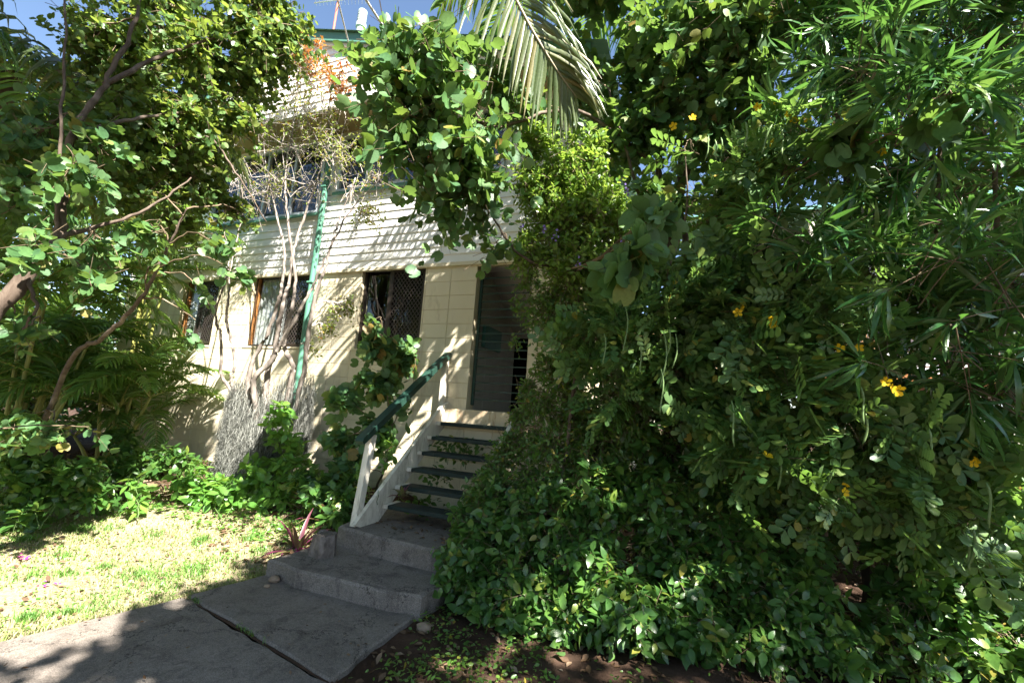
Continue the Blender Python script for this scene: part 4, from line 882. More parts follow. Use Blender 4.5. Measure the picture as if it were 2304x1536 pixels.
for p, L in (((-0.622, 3.357, 2.165), .24), ((-0.478, 3.381, 2.373), .36), ((-0.371, 3.416, 2.093), .22), ((-0.201, 3.413, 2.193), .42), ((-0.111, 3.451, 2.183), .26), ((-0.216, 3.345, 1.908), .32), ((0.111, 3.505, 3.746), .20), ((0.137, 3.520, 3.714), .18), ((0.181, 3.535, 3.734), .17), ((-0.147, 3.432, 2.213), .2)): pod(sa, p, L, rng)
for p, L in (((0.334, 3.280, 3.668), .18), ((0.515, 3.353, 3.666), .20), ((0.550, 3.370, 3.653), .24), ((0.225, 3.337, 1.715), .30), ((0.517, 3.402, 1.367), .20), ((1.250, 3.332, 1.608), .18), ((1.501, 3.368, 1.337), .24), ((1.487, 3.460, 1.071), .22), ((1.457, 3.509, 1.032), .20), ((0.920, 3.271, 1.830), .22), ((0.966, 3.315, 1.676), .18)): pod(sb, p, L, rng, .007)

# bright small leaved shrub with purple flowers, above the gate
du = plant('duranta_shrub', (-1.2, 4.2, .12), 'bright lime green small leaved shrub with purple flowers rising beside the gate', 'shrub',
    [dict(leaf='leaflet6', mat='leaf_duranta', n=1500, k=10, L=.24, size=.056, style='opp', seed=13, singles=200, out=.5, up=.55, rnd=.45, droop=.2, nup=.6, hang=.05, vols=[((-1.353, 3.583, 3.983), .14), ((-1.030, 3.743, 3.807), .24), ((-0.875, 3.862, 3.457), .28), ((-1.177, 3.750, 3.394), .26), ((-1.369, 3.636, 3.621), .17), ((-1.401, 3.722, 3.016), .17), ((-1.061, 3.862, 3.001), .28), ((-0.609, 3.999, 3.276), .22), ((-0.757, 4.000, 2.903), .22), ((-0.880, 3.775, 3.978), .12)])],
    spine=[[(-1.2, 4.2, .12), (-0.977, 4.045, 2.084), (-1.122, 4.243, 3.188), (-1.258, 3.627, 3.950)], [(-0.977, 4.045, 2.084), (-0.873, 4.340, 3.206), (-0.922, 4.192, 3.995)]], spine_r=[[.02, .016, .01, .004], [.014, .010, .004]], bough_r=.006, sub=8, seed=7)
def flower_head(parent, p, s, n, rng):
    V, F = [], []
    for i in range(n):
        q = np.array(p)+rng.normal(size=3)*s*np.array([.6, .6, 1.0]); f = unit(rng.normal(size=3)); e1 = unit(np.cross(f, (0, .1, 1))); e2 = np.cross(f, e1); b = len(V)
        for k in range(5): V.append(q+s*.55*(e1*math.cos(k*1.257)+e2*math.sin(k*1.257))+f*.1*s)
        V.append(q); F += [(b+k, b+(k+1) % 5, b+5) for k in range(5)]
    return link('flower_head', trimesh('flower_head', np.array(V), np.array(F)), M['petal_purple'], parent)
for p in ((-1.036, 3.512, 3.866), (-1.178, 3.473, 3.087), (-1.400, 3.488, 3.112), (-0.894, 3.581, 2.792), (-0.547, 3.766, 3.520), (-0.389, 3.785, 3.127), (-1.614, 3.415, 3.699), (-0.571, 3.780, 3.040), (-1.090, 3.516, 3.037)): flower_head(du, p, .020, 12, rng)

# vine over the right side of the gate and stair
plant('climbing_vine', (-1.75, 4.75, .12), 'tangle of small leaved vine smothering the right side of the gate and stair', 'vine',
    [dict(leaf='leaflet6', mat='leaf_vine', n=330, k=8, L=.2, size=.052, style='alt', seed=144, singles=50, out=.5, up=.1, droop=.4, nup=.4, nout=.4, hang=.3, shell=.5, vols=[((-1.664, 4.481, 1.522), .09), ((-1.711, 4.394, 1.271), .11), ((-1.775, 4.295, 1.051), .12), ((-1.854, 4.188, 0.839), .13), ((-1.608, 4.537, 1.853), .08), ((-1.900, 4.067, 0.664), .12)]),
     dict(leaf='leaflet6', mat='leaf_vine', n=2900, k=8, L=.24, size=.050, style='alt', seed=14, singles=250, out=.55, up=.1, rnd=.6, droop=.5, nup=.5, nout=.5, hang=.3, vols=[((-1.330, 4.202, 2.588), .26), ((-1.584, 4.260, 2.938), .12), ((-1.041, 4.182, 2.754), .28), ((-1.284, 4.312, 2.025), .22), ((-1.403, 4.322, 1.668), .16), ((-1.013, 4.178, 2.186), .28), ((-1.086, 4.244, 1.598), .28), ((-1.389, 4.282, 1.281), .16), ((-1.133, 4.190, 1.145), .26), ((-1.399, 4.112, 0.962), .16), ((-0.809, 4.187, 1.295), .28), ((-1.780, 4.500, 2.323), .05), ((-0.650, 4.120, 2.766), .22), ((-1.725, 4.355, 2.680), .07), ((-0.573, 4.126, 1.589), .25), ((-1.628, 4.035, 0.864), .16), ((-1.666, 4.298, 1.169), .14), ((-1.699, 3.935, 0.634), .15), ((-1.828, 4.270, 0.939), .14), ((-1.905, 4.163, 0.731), .13), ((-1.695, 4.524, 1.383), .10), ((-1.651, 4.535, 1.757), .07), ((-0.449, 4.069, 2.909), .24), ((-0.001, 4.251, 2.903), .2), ((-0.403, 4.256, 1.881), .26), ((0.006, 4.283, 2.057), .26), ((0.322, 4.226, 2.521), .24), ((0.216, 4.201, 3.079), .22), ((0.478, 4.153, 2.019), .2)])],
    spine=[[(-1.75, 4.75, .12), (-1.202, 4.546, 1.465), (-1.294, 4.372, 2.304), (-1.340, 4.267, 2.835)], [(-1.5, 4.6, .12), (-0.910, 4.442, 1.487), (-0.959, 4.249, 2.547)]], spine_r=[[.014, .011, .008, .005], [.012, .009, .005]], bough_r=.005, sub=8, seed=8, stem='stem')

# narrow leaved shrub on the right
NAR = dict(leaf='lance', mat='leaf_narrow', L=.42, k=18, size=.265, style='whorl', out=.6, up=.35, rnd=.5, droop=.12, nup=.6, nout=.4, nrnd=.35, hang=.36, ang=(.3, 1.5), sizev=.2)
plant('narrow_leaved_shrub', (1.35, 4.75, .1), 'tall dark shrub with whorls of long narrow leaves at the right of the thicket', 'shrub',
    [dict(NAR, n=64, seed=16, vols=[((0.626, 3.318, 2.818), .17), ((0.736, 3.376, 2.740), .12), ((1.230, 3.222, 2.567), .15), ((1.073, 3.297, 2.050), .15), ((1.401, 3.323, 2.034), .15), ((1.634, 3.349, 2.454), .15), ((0.830, 3.560, 3.850), .2), ((1.220, 3.125, 3.472), .18), ((1.080, 3.307, 4.013), .2), ((1.569, 3.334, 3.054), .16), ((1.663, 3.459, 1.852), .13)]),
     dict(NAR, n=370, seed=15, vols=[((1.012, 4.121, 4.874), .46), ((1.428, 4.049, 4.342), .46), ((1.811, 3.956, 4.517), .46), ((1.885, 3.900, 3.706), .40), ((0.689, 4.159, 5.176), .36), ((1.510, 4.005, 3.475), .36), ((1.832, 3.899, 2.919), .36), ((1.066, 4.250, 3.545), .30), ((0.738, 4.073, 3.148), .22), ((1.460, 3.956, 2.312), .32), ((1.779, 3.879, 2.236), .32), ((1.268, 4.012, 2.832), .28), ((1.195, 4.291, 4.284), .36), ((2.113, 3.899, 4.280), .4), ((1.928, 3.777, 2.566), .3), ((1.974, 4.022, 1.844), .26), ((1.326, 4.046, 5.439), .5), ((1.960, 3.913, 5.153), .5)])],
    spine=[[(1.35, 4.75, .1), (1.349, 4.793, 0.918), (1.248, 4.484, 2.565), (1.198, 4.354, 3.907), (1.038, 4.233, 4.921), (0.959, 4.088, 5.612)], [(1.349, 4.793, 0.918), (1.615, 4.261, 2.167), (1.696, 4.078, 3.489), (1.800, 4.042, 4.633)], [(1.351, 4.824, 0.735), (1.929, 4.196, 2.006), (1.975, 3.986, 3.403), (2.024, 3.834, 4.459)], [(1.248, 4.484, 2.565), (1.377, 4.312, 3.267), (1.268, 4.228, 4.185), (1.045, 4.103, 5.065)]],
    spine_r=[[.055, .045, .034, .026, .02, .012], [.024, .020, .015, .008], [.024, .020, .015, .008], [.018, .014, .011, .007]], bark_m='bark_dark', bough_r=.009, sub=8, seed=9, twig_r=.004)

# ovate leaved bushes along the front of the thicket
OV = dict(leaf='ovate', mat='leaf_ovate', L=.26, k=8, size=.085, style='opp', out=.7, up=.35, rnd=.4, droop=.25, nup=.55, nout=.55, nrnd=.35, hang=.22, ang=(.8, 1.25), shell=.33, sizev=.48)
GRP = None
BUSH = [('low ovate leaved bush spilling over the concrete steps', (-1.55, 3.75, 0), 480, [((-1.722, 3.587, 0.373), .24), ((-1.509, 3.804, 0.574), .30), ((-1.524, 3.441, 0.085), .18), ((-1.191, 3.549, 0.246), .28), ((-1.125, 3.823, 0.735), .26), ((-1.832, 3.522, 0.164), .12), ((-1.659, 3.813, 0.811), .16), ((-1.876, 3.766, 0.563), .14), ((-1.933, 3.668, 0.353), .10)]),
        ('ovate leaved bush with hanging tips over bare soil beside the step bush', (-1.0, 3.6, 0), 520, [((-0.800, 3.783, 0.449), .32), ((-0.880, 3.483, 0.083), .22), ((-0.446, 3.527, 0.219), .26), ((-0.711, 3.968, 0.876), .28), ((-1.120, 3.395, 0.033), .16)]),
        ('dense ovate leaved bush under the hanging senna pods', (-.45, 3.75, 0), 520, [((-0.108, 3.957, 0.428), .32), ((0.021, 3.726, 0.161), .24), ((-0.254, 4.035, 0.926), .28), ((0.272, 4.068, 0.693), .24), ((-0.233, 3.530, 0.066), .14)]),
        ('ovate leaved bush in front of the leaf litter hollow', (.1, 3.8, 0), 430, [((0.500, 3.988, 0.409), .28), ((0.388, 3.773, 0.112), .22), ((0.698, 3.880, 0.225), .22), ((0.408, 4.183, 0.991), .24), ((0.895, 3.860, 0.168), .16), ((0.719, 4.254, 0.658), .22), ((0.806, 3.998, 0.436), .14)]),
        ('ovate leaved bush with big pale leaves low at the end of the thicket', (1.35, 4.0, 0), 430, [((1.250, 3.999, 0.194), .22), ((1.686, 4.267, 0.298), .26), ((1.994, 4.334, 0.651), .26), ((1.949, 4.165, 0.238), .24), ((1.700, 4.422, 0.721), .22), ((1.564, 4.445, 0.913), .22), ((1.418, 4.238, 0.482), .16), ((1.387, 4.494, 0.843), .2), ((1.880, 4.343, 0.980), .22)]),
        ('shaded ovate leaved bush deep behind the front bushes', (-.2, 4.5, .1), 560, [((-0.522, 4.409, 1.312), .34), ((0.090, 4.656, 1.317), .36), ((0.671, 4.708, 1.100), .30), ((1.049, 4.818, 0.688), .22), ((-0.909, 4.449, 1.444), .28), ((-0.232, 4.645, 1.920), .34), ((0.545, 4.761, 1.798), .34), ((1.618, 5.079, 1.171), .3), ((2.161, 5.093, 1.089), .3)])]
for i, (lab, base, n, vols) in enumerate(BUSH):
    plant('ovate_leaved_bush', base, lab, 'bush', [dict(OV, leaf='leaflet6', mat='leaf_vine', n=int(n*.6), k=8, size=.046, L=.22, seed=140+i, vols=vols, singles=0), dict(OV, n=int(n*1.35), seed=40+i, vols=vols, singles=300, size=.082 if i < 4 else .092)],
        spine=[[base, tuple(np.array(vols[0][0])*.5+np.array(base)*.5+np.array([.02, .02, .05])), vols[0][0]], [base, vols[1][0]]], spine_r=[[.012, .009, .004], [.009, .005]], bough_r=.005, sub=14, seed=20+i, stem='stem', twig_m='twig', bark_m='twig', sides=6)

# bright leafy plants at the foot of the wall and by the palms
LEAFY = [('bright leafy climber on the mossy stump', (-5.440, 5.122, 0.300), 95, .11, [((-4.881, 4.340, 1.304), .14), ((-4.757, 4.397, 0.926), .20), ((-4.875, 4.294, 0.597), .20), ((-4.544, 4.415, 0.676), .16)], 'leaf_bright'),
         ('bright green leafy plant in sun at the lawn edge below the moss', (-4.768, 3.721, 0.120), 210, .11, [((-5.437, 4.007, 0.300), .20), ((-5.040, 4.106, 0.337), .22), ((-4.600, 4.232, 0.325), .18), ((-5.844, 4.034, 0.459), .16), ((-5.261, 3.894, 0.087), .10)], 'leaf_bright'),
         ('leafy plant growing against the foot of the stair', (-4.084, 4.499, 0.200), 170, .10, [((-3.880, 4.170, 0.477), .16), ((-3.531, 4.188, 0.567), .14), ((-4.179, 4.252, 0.578), .14), ((-3.497, 4.016, 0.366), .10)], 'leaf_ovate'),
         ('leafy weed curling round the stair post foot', (-3.092, 4.166, 0.330), 26, .085, [((-2.955, 3.982, 0.578), .06), ((-3.205, 4.007, 0.811), .07)], 'leaf_bright'),
         ('bright heart leaved vine behind the handrail', (-3.046, 4.473, 0.687), 120, .10, [((-3.142, 4.379, 1.025), .16), ((-2.939, 4.498, 1.137), .14), ((-2.987, 4.369, 0.801), .14), ((-2.882, 4.634, 1.443), .08)], 'leaf_bright'),
         ('dark leafy clump at the shaded lawn edge under the leaning trunk', (-6.056, 2.751, 0.050), 260, .115, [((-6.674, 2.837, 0.395), .26), ((-6.355, 3.065, 0.454), .22), ((-6.995, 2.775, 0.648), .24), ((-6.249, 3.242, 0.301), .16), ((-6.304, 2.706, 0.107), .12)], 'leaf_ovate'),
         ('single bright seedling standing on the litter by the lawn', (-5.643, 3.386, 0.100), 12, .11, [((-6.012, 3.546, 0.365), .07), ((-5.887, 3.512, 0.212), .06)], 'leaf_bright'),
         ('leafy undergrowth below the cane palms', (-6.616, 4.158, 0.300), 170, .10, [((-6.699, 4.004, 0.536), .20), ((-6.423, 4.213, 0.607), .16), ((-6.951, 3.702, 0.422), .2), ((-7.207, 3.986, 0.721), .2)], 'leaf_ovate')]
for i, (lab, base, n, size, vols, mat) in enumerate(LEAFY):
    plant('leafy_plant', base, lab, 'plant', [dict(OV, n=n, mat=mat, size=size, L=.2, k=6, seed=60+i, vols=vols, singles=220)],
        spine=[[base, vols[0][0]], [base, vols[1][0]]], spine_r=[[.006, .003], [.005, .003]], bough_r=.0035, sub=5, seed=30+i, stem='stem', bark_m='stem_green', twig_m='stem_green', sides=5)
# little weeds under the treads
for i, (p, s) in enumerate((((-2.765, 4.628, 0.436), .07), ((-3.165, 4.644, 0.679), .06), ((-2.755, 4.801, 0.735), .06), ((-2.737, 4.978, 1.033), .08), ((-2.772, 4.480, 0.319), .05), ((-2.513, 5.019, 0.999), .08))):
    b = np.array(p)-np.array([0, 0, s*.8]); T, ln, _ = sprays([(p, s)], 7, .12, 5, .07, 'opp', 90+i, nup=.7)
    # these grow through the open risers
    rngw = np.random.default_rng(200+i); nw = 64; pos = np.array(p)+rngw.normal(size=(nw, 3))*np.array([1.7, .5, .8])*s; ax = unit(rngw.normal(size=(nw, 3))+np.array([0, -.3, .2])); T = frames(pos, ax, np.array([0, -.3, .8])+rngw.normal(size=(nw, 3))*.4, .06+.03*rngw.random(nw)); T = T[(pos[:, 0] > -2.96) & (pos[:, 2] > .34) & (pos[:, 1] < 5.2)]
    o = empty('stair_weed', b, ['small weed sprouting below the lowest tread', 'weed showing between the second and third treads beside the stringer', 'weed showing between middle treads', 'ferny weed under the second highest tread', 'tiny weed on the concrete under the bottom tread', 'weed under the top treads near the vine'][i], 'weed')
    foliage(o, T, 'ovate', M['leaf_ovate'], 60)
    many_tubes('stem', [np.array([tuple(b-np.array([0, 0, .12])), tuple(p), tuple(pos[0])])], [np.array([.004, .003, .002])], M['stem_green'], o, 4, None)

# ------------------------------------------------------------------ palms
def cane_palm(base, label, canes, fronds, seed, flen=(1.3, 2.0), zr=(.9, 2.4), spread=.35, leaf_len=.42, nleaf=34):
    rng = np.random.default_rng(seed); o = empty('cane_palm', base, label, 'palm'); b = np.array(base)
    tops = []
    for i in range(canes):
        a = rng.random()*6.28; r = spread*rng.random(); h = zr[0]+(zr[1]-zr[0])*rng.random(); p0 = b+np.array([r*.5*math.cos(a), r*.5*math.sin(a), -.05]); p1 = b+np.array([r*1.6*math.cos(a), r*1.6*math.sin(a), h])
        P = smooth_line([p0, (p0+p1)/2+np.array([0, 0, .05]), p1], 8); R = .030-.012*np.linspace(0, 1, len(P)); R[::2] *= 1.07
        MB().tube(P, R, 8).build('cane', M['palm_stem'], o, True); tops.append(p1)
    for i in range(fronds):
        t = tops[i % len(tops)]; a = i*2.4+rng.normal()*.4; e = .35+.75*rng.random()
        frond(o, t, (math.cos(a)*math.cos(e), math.sin(a)*math.cos(e), math.sin(e)), flen[0]+(flen[1]-flen[0])*rng.random(), nleaf, leaf_len, 'leaf_palm', rng, arch=.55+.35*rng.random(), leafw=.014, droop=.28, lift=.35)
    return o
cane_palm((-8.043, 4.228, 0.250), 'dense clump of cane palm fronds beside the block wall', 7, 40, 1, (1.2, 1.8), (.2, 1.9), .5)
cane_palm((-9.3, 3.6, .2), 'cane palm clump with yellow stems behind the leaning trunk', 7, 34, 2, (1.4, 2.0), (.5, 2.4), .5)
cane_palm((-8.8, 4.75, .3), 'tall cane palm with fronds reaching the upper windows', 6, 30, 3, (1.3, 1.9), (2.0, 4.4), .4)
cane_palm((-7.9, 3.1, .1), 'shaded cane palm clump at the dark lawn edge', 8, 46, 4, (1.3, 1.9), (.3, 2.7), .55)
cane_palm((-10.8, 4.6, .2), 'far cane palm clump past the corner of the house', 6, 30, 5, (1.5, 2.1), (.8, 3.6), .5)

# tall palms whose crowns hang in from above
pr = np.random.default_rng(8)
tp = empty('feather_palm', (.55, 5.5, .2), 'tall palm behind the thicket with a big grey green frond hanging over the stair', 'palm')
MB().tube(smooth_line([(.55, 5.5, .1), (.5, 5.4, 2.5), (.2, 4.9, 5.0), (-.35, 3.7, 6.3)], 8), np.linspace(.13, .09, 25), 12).build('trunk', M['bark_dark'], tp, True)
frond(tp, (0, 0, 0), (0, 0, 1), 2.6, 58, .80, 'leaf_palm_dry', pr, leafw=.018, droop=.34, lift=.0, separate=True, rach_r=.020, rach_mat='palm_dry', rank=1.0,
      facing=(-.37, .92, .15), line=[(-.35, 3.7, 6.3), (-2.132, 2.650, 6.776), (-1.817, 2.758, 5.889), (-1.508, 2.892, 5.161), (-1.300, 3.045, 4.741), (-1.137, 3.156, 4.463), (-1.025, 3.281, 4.309), (-0.932, 3.390, 4.204)])
for i in range(6):
    a = i*.36+.35; frond(tp, (-.35, 3.7, 6.3), (math.cos(a)*.8, math.sin(a)*.8, .6), 2.6, 40, .75, 'leaf_palm', pr, arch=.7, leafw=.020, droop=.4, rach_r=.018)
for a in (2.72, 3.0, 3.3): frond(tp, (-.35, 3.7, 6.3), (math.cos(a)*.9, math.sin(a)*.9, .45), 2.7, 40, .75, 'leaf_palm', pr, arch=.55, leafw=.020, droop=.4, rach_r=.018)
tp2 = empty('feather_palm', (-7.3, 1.9, 0), 'tall palm with drooping half dry fronds behind the leaning tree', 'palm')
MB().tube(smooth_line([(-7.3, 1.9, -.05), (-7.2, 2.0, 2.5), (-7.0, 2.1, 4.9)], 8), np.linspace(.12, .085, 17), 12).build('trunk', M['bark_dark'], tp2, True)
for i in range(24):
    a = i*2.4; e = -.4+1.0*pr.random(); frond(tp2, (-7.0, 2.1, 4.9), (math.cos(a)*math.cos(e), math.sin(a)*math.cos(e), math.sin(e)), 2.6, 44, .8, 'leaf_palm_dry' if i % 3 == 0 else 'leaf_palm', pr, arch=.7+.2*pr.random(), leafw=.017, droop=.5, rach_r=.016)

# ------------------------------------------------------------------ background trees and the tree that shades the path
BK = dict(leaf='small', mat='leaf_back', L=.5, k=9, size=.17, style='alt', out=.6, up=.3, rnd=.6, droop=.2, singles=60, shell=.4, nrnd=.7)
def back_tree(base, label, h, vols, n, seed, mat='leaf_back', leaf='small', size=.17, sg=60):
    b = np.array(base, float)
    plant('background_tree', base, label, 'tree', [dict(BK, n=n, vols=vols, seed=seed, mat=mat, leaf=leaf, size=size, singles=sg)],
        spine=[[tuple(b), tuple(b+np.array([.1, .05, h*.4])), tuple(b+np.array([-.05, .1, h]))]], spine_r=[[.14, .11, .05]], bark_m='bark_dark', bough_r=.03, sub=6, seed=seed, twig_r=.004)
back_tree((.6, 7.6, .2), 'dark leafy tree behind the thicket next to the house corner', 4.5, [((.2, 6.4, .9), .9), ((1.4, 6.2, .8), .8), ((.2, 7.0, 2.0), 1.0), ((.9, 7.4, 3.4), 1.1), ((.1, 7.2, 4.8), 1.1), ((1.2, 7.0, 5.8), 1.1), ((.6, 6.8, 1.0), .8), ((-.3, 6.4, 6.3), .8)], 620, 101)
back_tree((2.9, 7.2, .2), 'dark leafy tree deep behind the narrow leaved shrub', 4.6, [((2.4, 5.9, .7), .8), ((3.2, 5.6, .8), .8), ((2.6, 6.6, 1.4), 1.1), ((3.2, 6.8, 2.8), 1.1), ((2.4, 6.9, 4.2), 1.1), ((3.2, 6.4, 5.4), 1.2), ((2.2, 6.4, 6.6), 1.1)], 620, 102)
back_tree((4.6, 6.4, .1), 'dark leafy tree beyond the end of the thicket', 4.4, [((4.2, 6.0, 1.2), 1.0), ((4.6, 6.0, 2.6), 1.1), ((4.2, 6.0, 4.2), 1.2), ((4.4, 5.6, 5.6), 1.2)], 520, 103)
back_tree((-12.6, 5.2, .1), 'leafy tree past the far corner of the house', 4.6, [((-12.102, 5.832, 2.693), .9), ((-12.999, 5.927, 3.236), .9), ((-11.824, 6.036, 2.133), .9), ((-12.2, 4.8, 1.6), 1.2), ((-12.6, 4.2, 3.2), 1.3), ((-12.0, 5.4, 4.8), 1.2), ((-12.8, 3.6, 5.0), 1.2), ((-11.6, 4.2, 6.2), .9)], 640, 104)
back_tree((-11.8, 1.6, 0), 'leafy tree behind the drooping palm', 4.6, [((-11.4, 1.8, 1.2), 1.2), ((-11.2, 2.4, 2.8), 1.2), ((-11.6, 1.2, 4.4), 1.2), ((-10.8, 2.8, 5.6), 1.0), ((-11.2, 3.0, 1.0), 1.0)], 620, 105)
back_tree((-14.5, 3.2, 0), 'broad leafy tree far behind the cane palms', 4.0, [((-13.8, 3.4, .8), 1.3), ((-14.0, 1.8, 1.2), 1.4), ((-13.8, 4.6, 1.6), 1.3), ((-14.2, 2.6, 2.8), 1.4), ((-13.5, .6, 1.2), 1.3), ((-13.5, 5.8, 1.0), 1.2)], 760, 106)
SH = dict(leaf='leaflet6', mat='leaf_back', L=.5, k=10, size=.20, style='alt', out=.6, up=.2, rnd=.6, droop=.2, singles=0, shell=.45, nup=.8, nrnd=.5)
plant('shade_tree', (4.6, -1.2, -.03), 'spreading leafy tree beside the path that shades the concrete', 'tree',
    [dict(SH, n=640, seed=109, vols=[((2.2, -.62, 6.2), (1.0, 1.0, .6)), ((2.0, .7, 6.1), (1.0, .9, .55)), ((1.7, 1.7, 6.1), (.8, .7, .5))]),
     dict(SH, n=430, seed=110, vols=[ ((3.3, .8, 6.4), (1.2, 1.1, .7)), ((3.5, -1.4, 6.1), (1.2, 1.1, .7)), ((4.7, 1.8, 6.3), (1.2, 1.1, .7)), ((5.6, .3, 6.6), (1.3, 1.2, .8)), ((5.3, 3.1, 6.2), (1.2, 1.0, .7)), ((4.4, 3.0, 5.2), (.9, .7, .5)), ((3.2, 2.9, 6.6), (.9, .8, .5))])],
    spine=[[(4.6, -1.2, -.05), (4.4, -.9, 2.2), (4.1, -.4, 4.2), (3.6, .2, 6.0)], [(4.4, -.9, 2.2), (3.4, -1.0, 4.6), (2.2, -.6, 6.0)], [(4.1, -.4, 4.2), (4.9, 1.2, 5.6), (5.2, 2.8, 6.1)]],
    spine_r=[[.20, .17, .12, .06], [.11, .08, .04], [.10, .07, .03]], bark_m='bark_dark', bough_r=.03, sub=10, seed=111, twig_r=.005)

for i, (b, v, lab) in enumerate((((-5.5, -5.0, 0), [((-5.0, -4.0, 7.0), (2.2, 1.6, 1.4)), ((-7.0, -3.5, 6.2), (1.8, 1.6, 1.4)), ((-3.0, -5.0, 7.6), (2.0, 1.6, 1.4)), ((-5.5, -4.5, 4.2), (2.4, 1.4, 1.2))], 'unseen tall tree added behind the far end of the path to block sky light'), ((1.2, -6.0, 0), [((.5, -5.2, 6.0), (2.0, 1.6, 1.4)), ((3.2, -5.4, 5.6), (2.0, 1.5, 1.4)), ((-1.2, -5.6, 4.4), (1.8, 1.4, 1.2)), ((5.8, -4.2, 4.8), (1.6, 1.8, 1.4))], 'unseen tall tree added opposite the garden steps to block sky light'))):  # two unseen trees added behind the viewer to block sky light
    plant('shade_tree', b, lab, 'tree', [dict(SH, n=650, seed=120+i, size=.30, vols=v)]+([dict(SH, n=420, seed=130, size=.22, vols=[((-1.55, -.4, 8.0), (.6, .75, .5)), ((-2.4, -.7, 8.0), (.8, .8, .5)), ((-3.3, -.6, 8.1), (.9, .9, .5)), ((-4.3, -1.0, 8.2), (.9, .9, .5))])] if i == 0 else []), spine=[[b, (b[0]+.1, b[1]+.3, 3.0), (b[0]+.2, b[1]+.6, 6.5)]], spine_r=[[.22, .17, .07]], bark_m='bark_dark', bough_r=.04, sub=8, seed=122+i, twig_r=.006)  # extra high crown on the first one, added to shade the leaning tree
# neighbour's raised house glimpsed through the trees
nh = empty('neighbour_house', (4.0, 12.0, .2), 'pale neighbouring house glimpsed through gaps behind the thicket', 'house')
MB().box(.2, 9.0, 10.5, 16, 2.6, 5.6).build('wall', M['pale_wall'], nh)
for i in range(22):
    z = 2.6+.136*i; MB().prism([(10.47, z), (10.47, z+.012), (10.488, z+.14), (10.499, z+.14), (10.499, z)], 'x', .2, 9.0).build('board', M['pale_wall'], nh)
MB().prism([(9.3, 5.6), (17, 5.6), (13.2, 7.4)], 'x', -.2, 9.4).build('roof', M['roofgreen'], nh)
MB().box(-1.2, 9, 9.3, 10.46, 2.42, 2.6).build('veranda_floor', M['timber'], nh)
MB().box(-1.2, 9, 9.3, 9.36, 3.5, 3.58).build('rail', M['white'], nh)
for i in range(34):
    MB().box(-1.15+.12*i, -1.07+.12*i, 9.32, 9.345, 2.6, 3.5).build('baluster', M['slat'], nh)
for x in (-1.2, 2, 5.2, 8.4): MB().box(x, x+.1, 9.4, 9.5, 0, 5.6).build('post', M['white'], nh)
for x in (1.4, 4.2, 6.8):
    w = MB().box(x, x+1.2, 10.42, 10.46, 3.4, 4.7).build('window', M['palealu'], nh); MB().box(x+.06, x+1.14, 10.40, 10.419, 3.46, 4.64).build('pane', M['nightblue'], w)

# ------------------------------------------------------------------ small things on the ground
# striped rosettes by the steps
def rosette(base, label, n, L, seed):
    rng = np.random.default_rng(seed); o = empty('striped_rosette', base, label, 'plant')
    for i in range(n):
        a = i*2.4+rng.normal()*.2; e = .35+.9*rng.random(); d = np.array([math.cos(a)*math.cos(e), math.sin(a)*math.cos(e), math.sin(e)]); l = L*(.7+.5*rng.random()); q = [np.array(base, float)]
        for k in range(5): d = unit(d+np.array([0, 0, -.13*k*.6])); q.append(q[-1]+d*l/5)
        q = np.array(q); w = .021*np.array([.7, 1, 1.05, .85, .5, .04]); s = unit(np.cross(np.gradient(q, axis=0), (0, 0, 1))); nn = np.cross(s, unit(np.gradient(q, axis=0)))
        V = np.concatenate([q+s*w[:, None]+nn*(w*.4)[:, None], q, q-s*w[:, None]+nn*(w*.4)[:, None]]); F = []
        for k in range(5): F += [(k, k+1, k+7, k+6), (k+6, k+7, k+13, k+12)]
        link('leaf', trimesh('leaf', V, np.array(F)), M['rhoeo' if rng.random() < .68 else 'rhoeo_purple'], o)
    return o
rosette((-3.585, 3.646, 0.020), 'striped purple and green rosette leaning out from the lower step corner', 17, .42, 1)
rosette((-3.745, 4.186, 0.160), 'striped rosette growing over the grey log', 18, .46, 2)
rosette((-4.114, 4.330, 0.150), 'striped rosette behind the log at the lawn edge', 16, .46, 3)
rosette((-3.948, 4.610, 0.200), 'striped rosette squeezed against the stair foot', 14, .40, 4)
rosette((-2.784, 4.161, 0.574), 'rosette with a pinkish heart behind the lower treads', 9, .16, 5)
# weathered log
lg = MB(); P = []
a = np.array((-3.100, 3.385, 0.150)); rng = np.random.default_rng(3); V = []; k = 16
for z, rr in ((-.02, .105), (.06, .11), (.15, .10), (.19, .095)):
    for j in range(k):
        th = 2*math.pi*j/k; r = rr*(1+.10*math.sin(th*5+1)+.05*rng.normal()); V.append((a[0]+.02+r*math.cos(th), a[1]+.06+r*math.sin(th), .145+z+.012*math.sin(th*3)))
F = [(L*k+i, L*k+(i+1) % k, (L+1)*k+(i+1) % k, (L+1)*k+i) for L in range(3) for i in range(k)]+[tuple(range(3*k, 4*k))]
tag(lg.add(V, F).build('log_stump', M['log']), 'short grey split log standing at the corner of the steps', 'log')
def stone(p, r, label, seed):
    rng = np.random.default_rng(seed); V, F = [], []; nu, nv = 10, 6
    for i in range(nv+1):
        for j in range(nu):
            th = math.pi*i/nv; ph = 2*math.pi*j/nu; rr = r*(1+.12*math.sin(3*ph+seed)*math.sin(th)+.05*rng.normal()); V.append((p[0]+rr*math.sin(th)*math.cos(ph)*1.15, p[1]+rr*math.sin(th)*math.sin(ph), p[2]+rr*.68*math.cos(th)))
    F = [(i*nu+j, i*nu+(j+1) % nu, (i+1)*nu+(j+1) % nu, (i+1)*nu+j) for i in range(nv) for j in range(nu)]
    tag(link('stone', pymesh('stone', V, F, True), M['stone']), label, 'stone')
stone((-3.217, 3.062, 0.030), .042, 'round tan stone on the path by the lower step', 1)
stone((-3.173, 2.959, 0.015), .022, 'small orange pebble next to the round tan stone', 2)
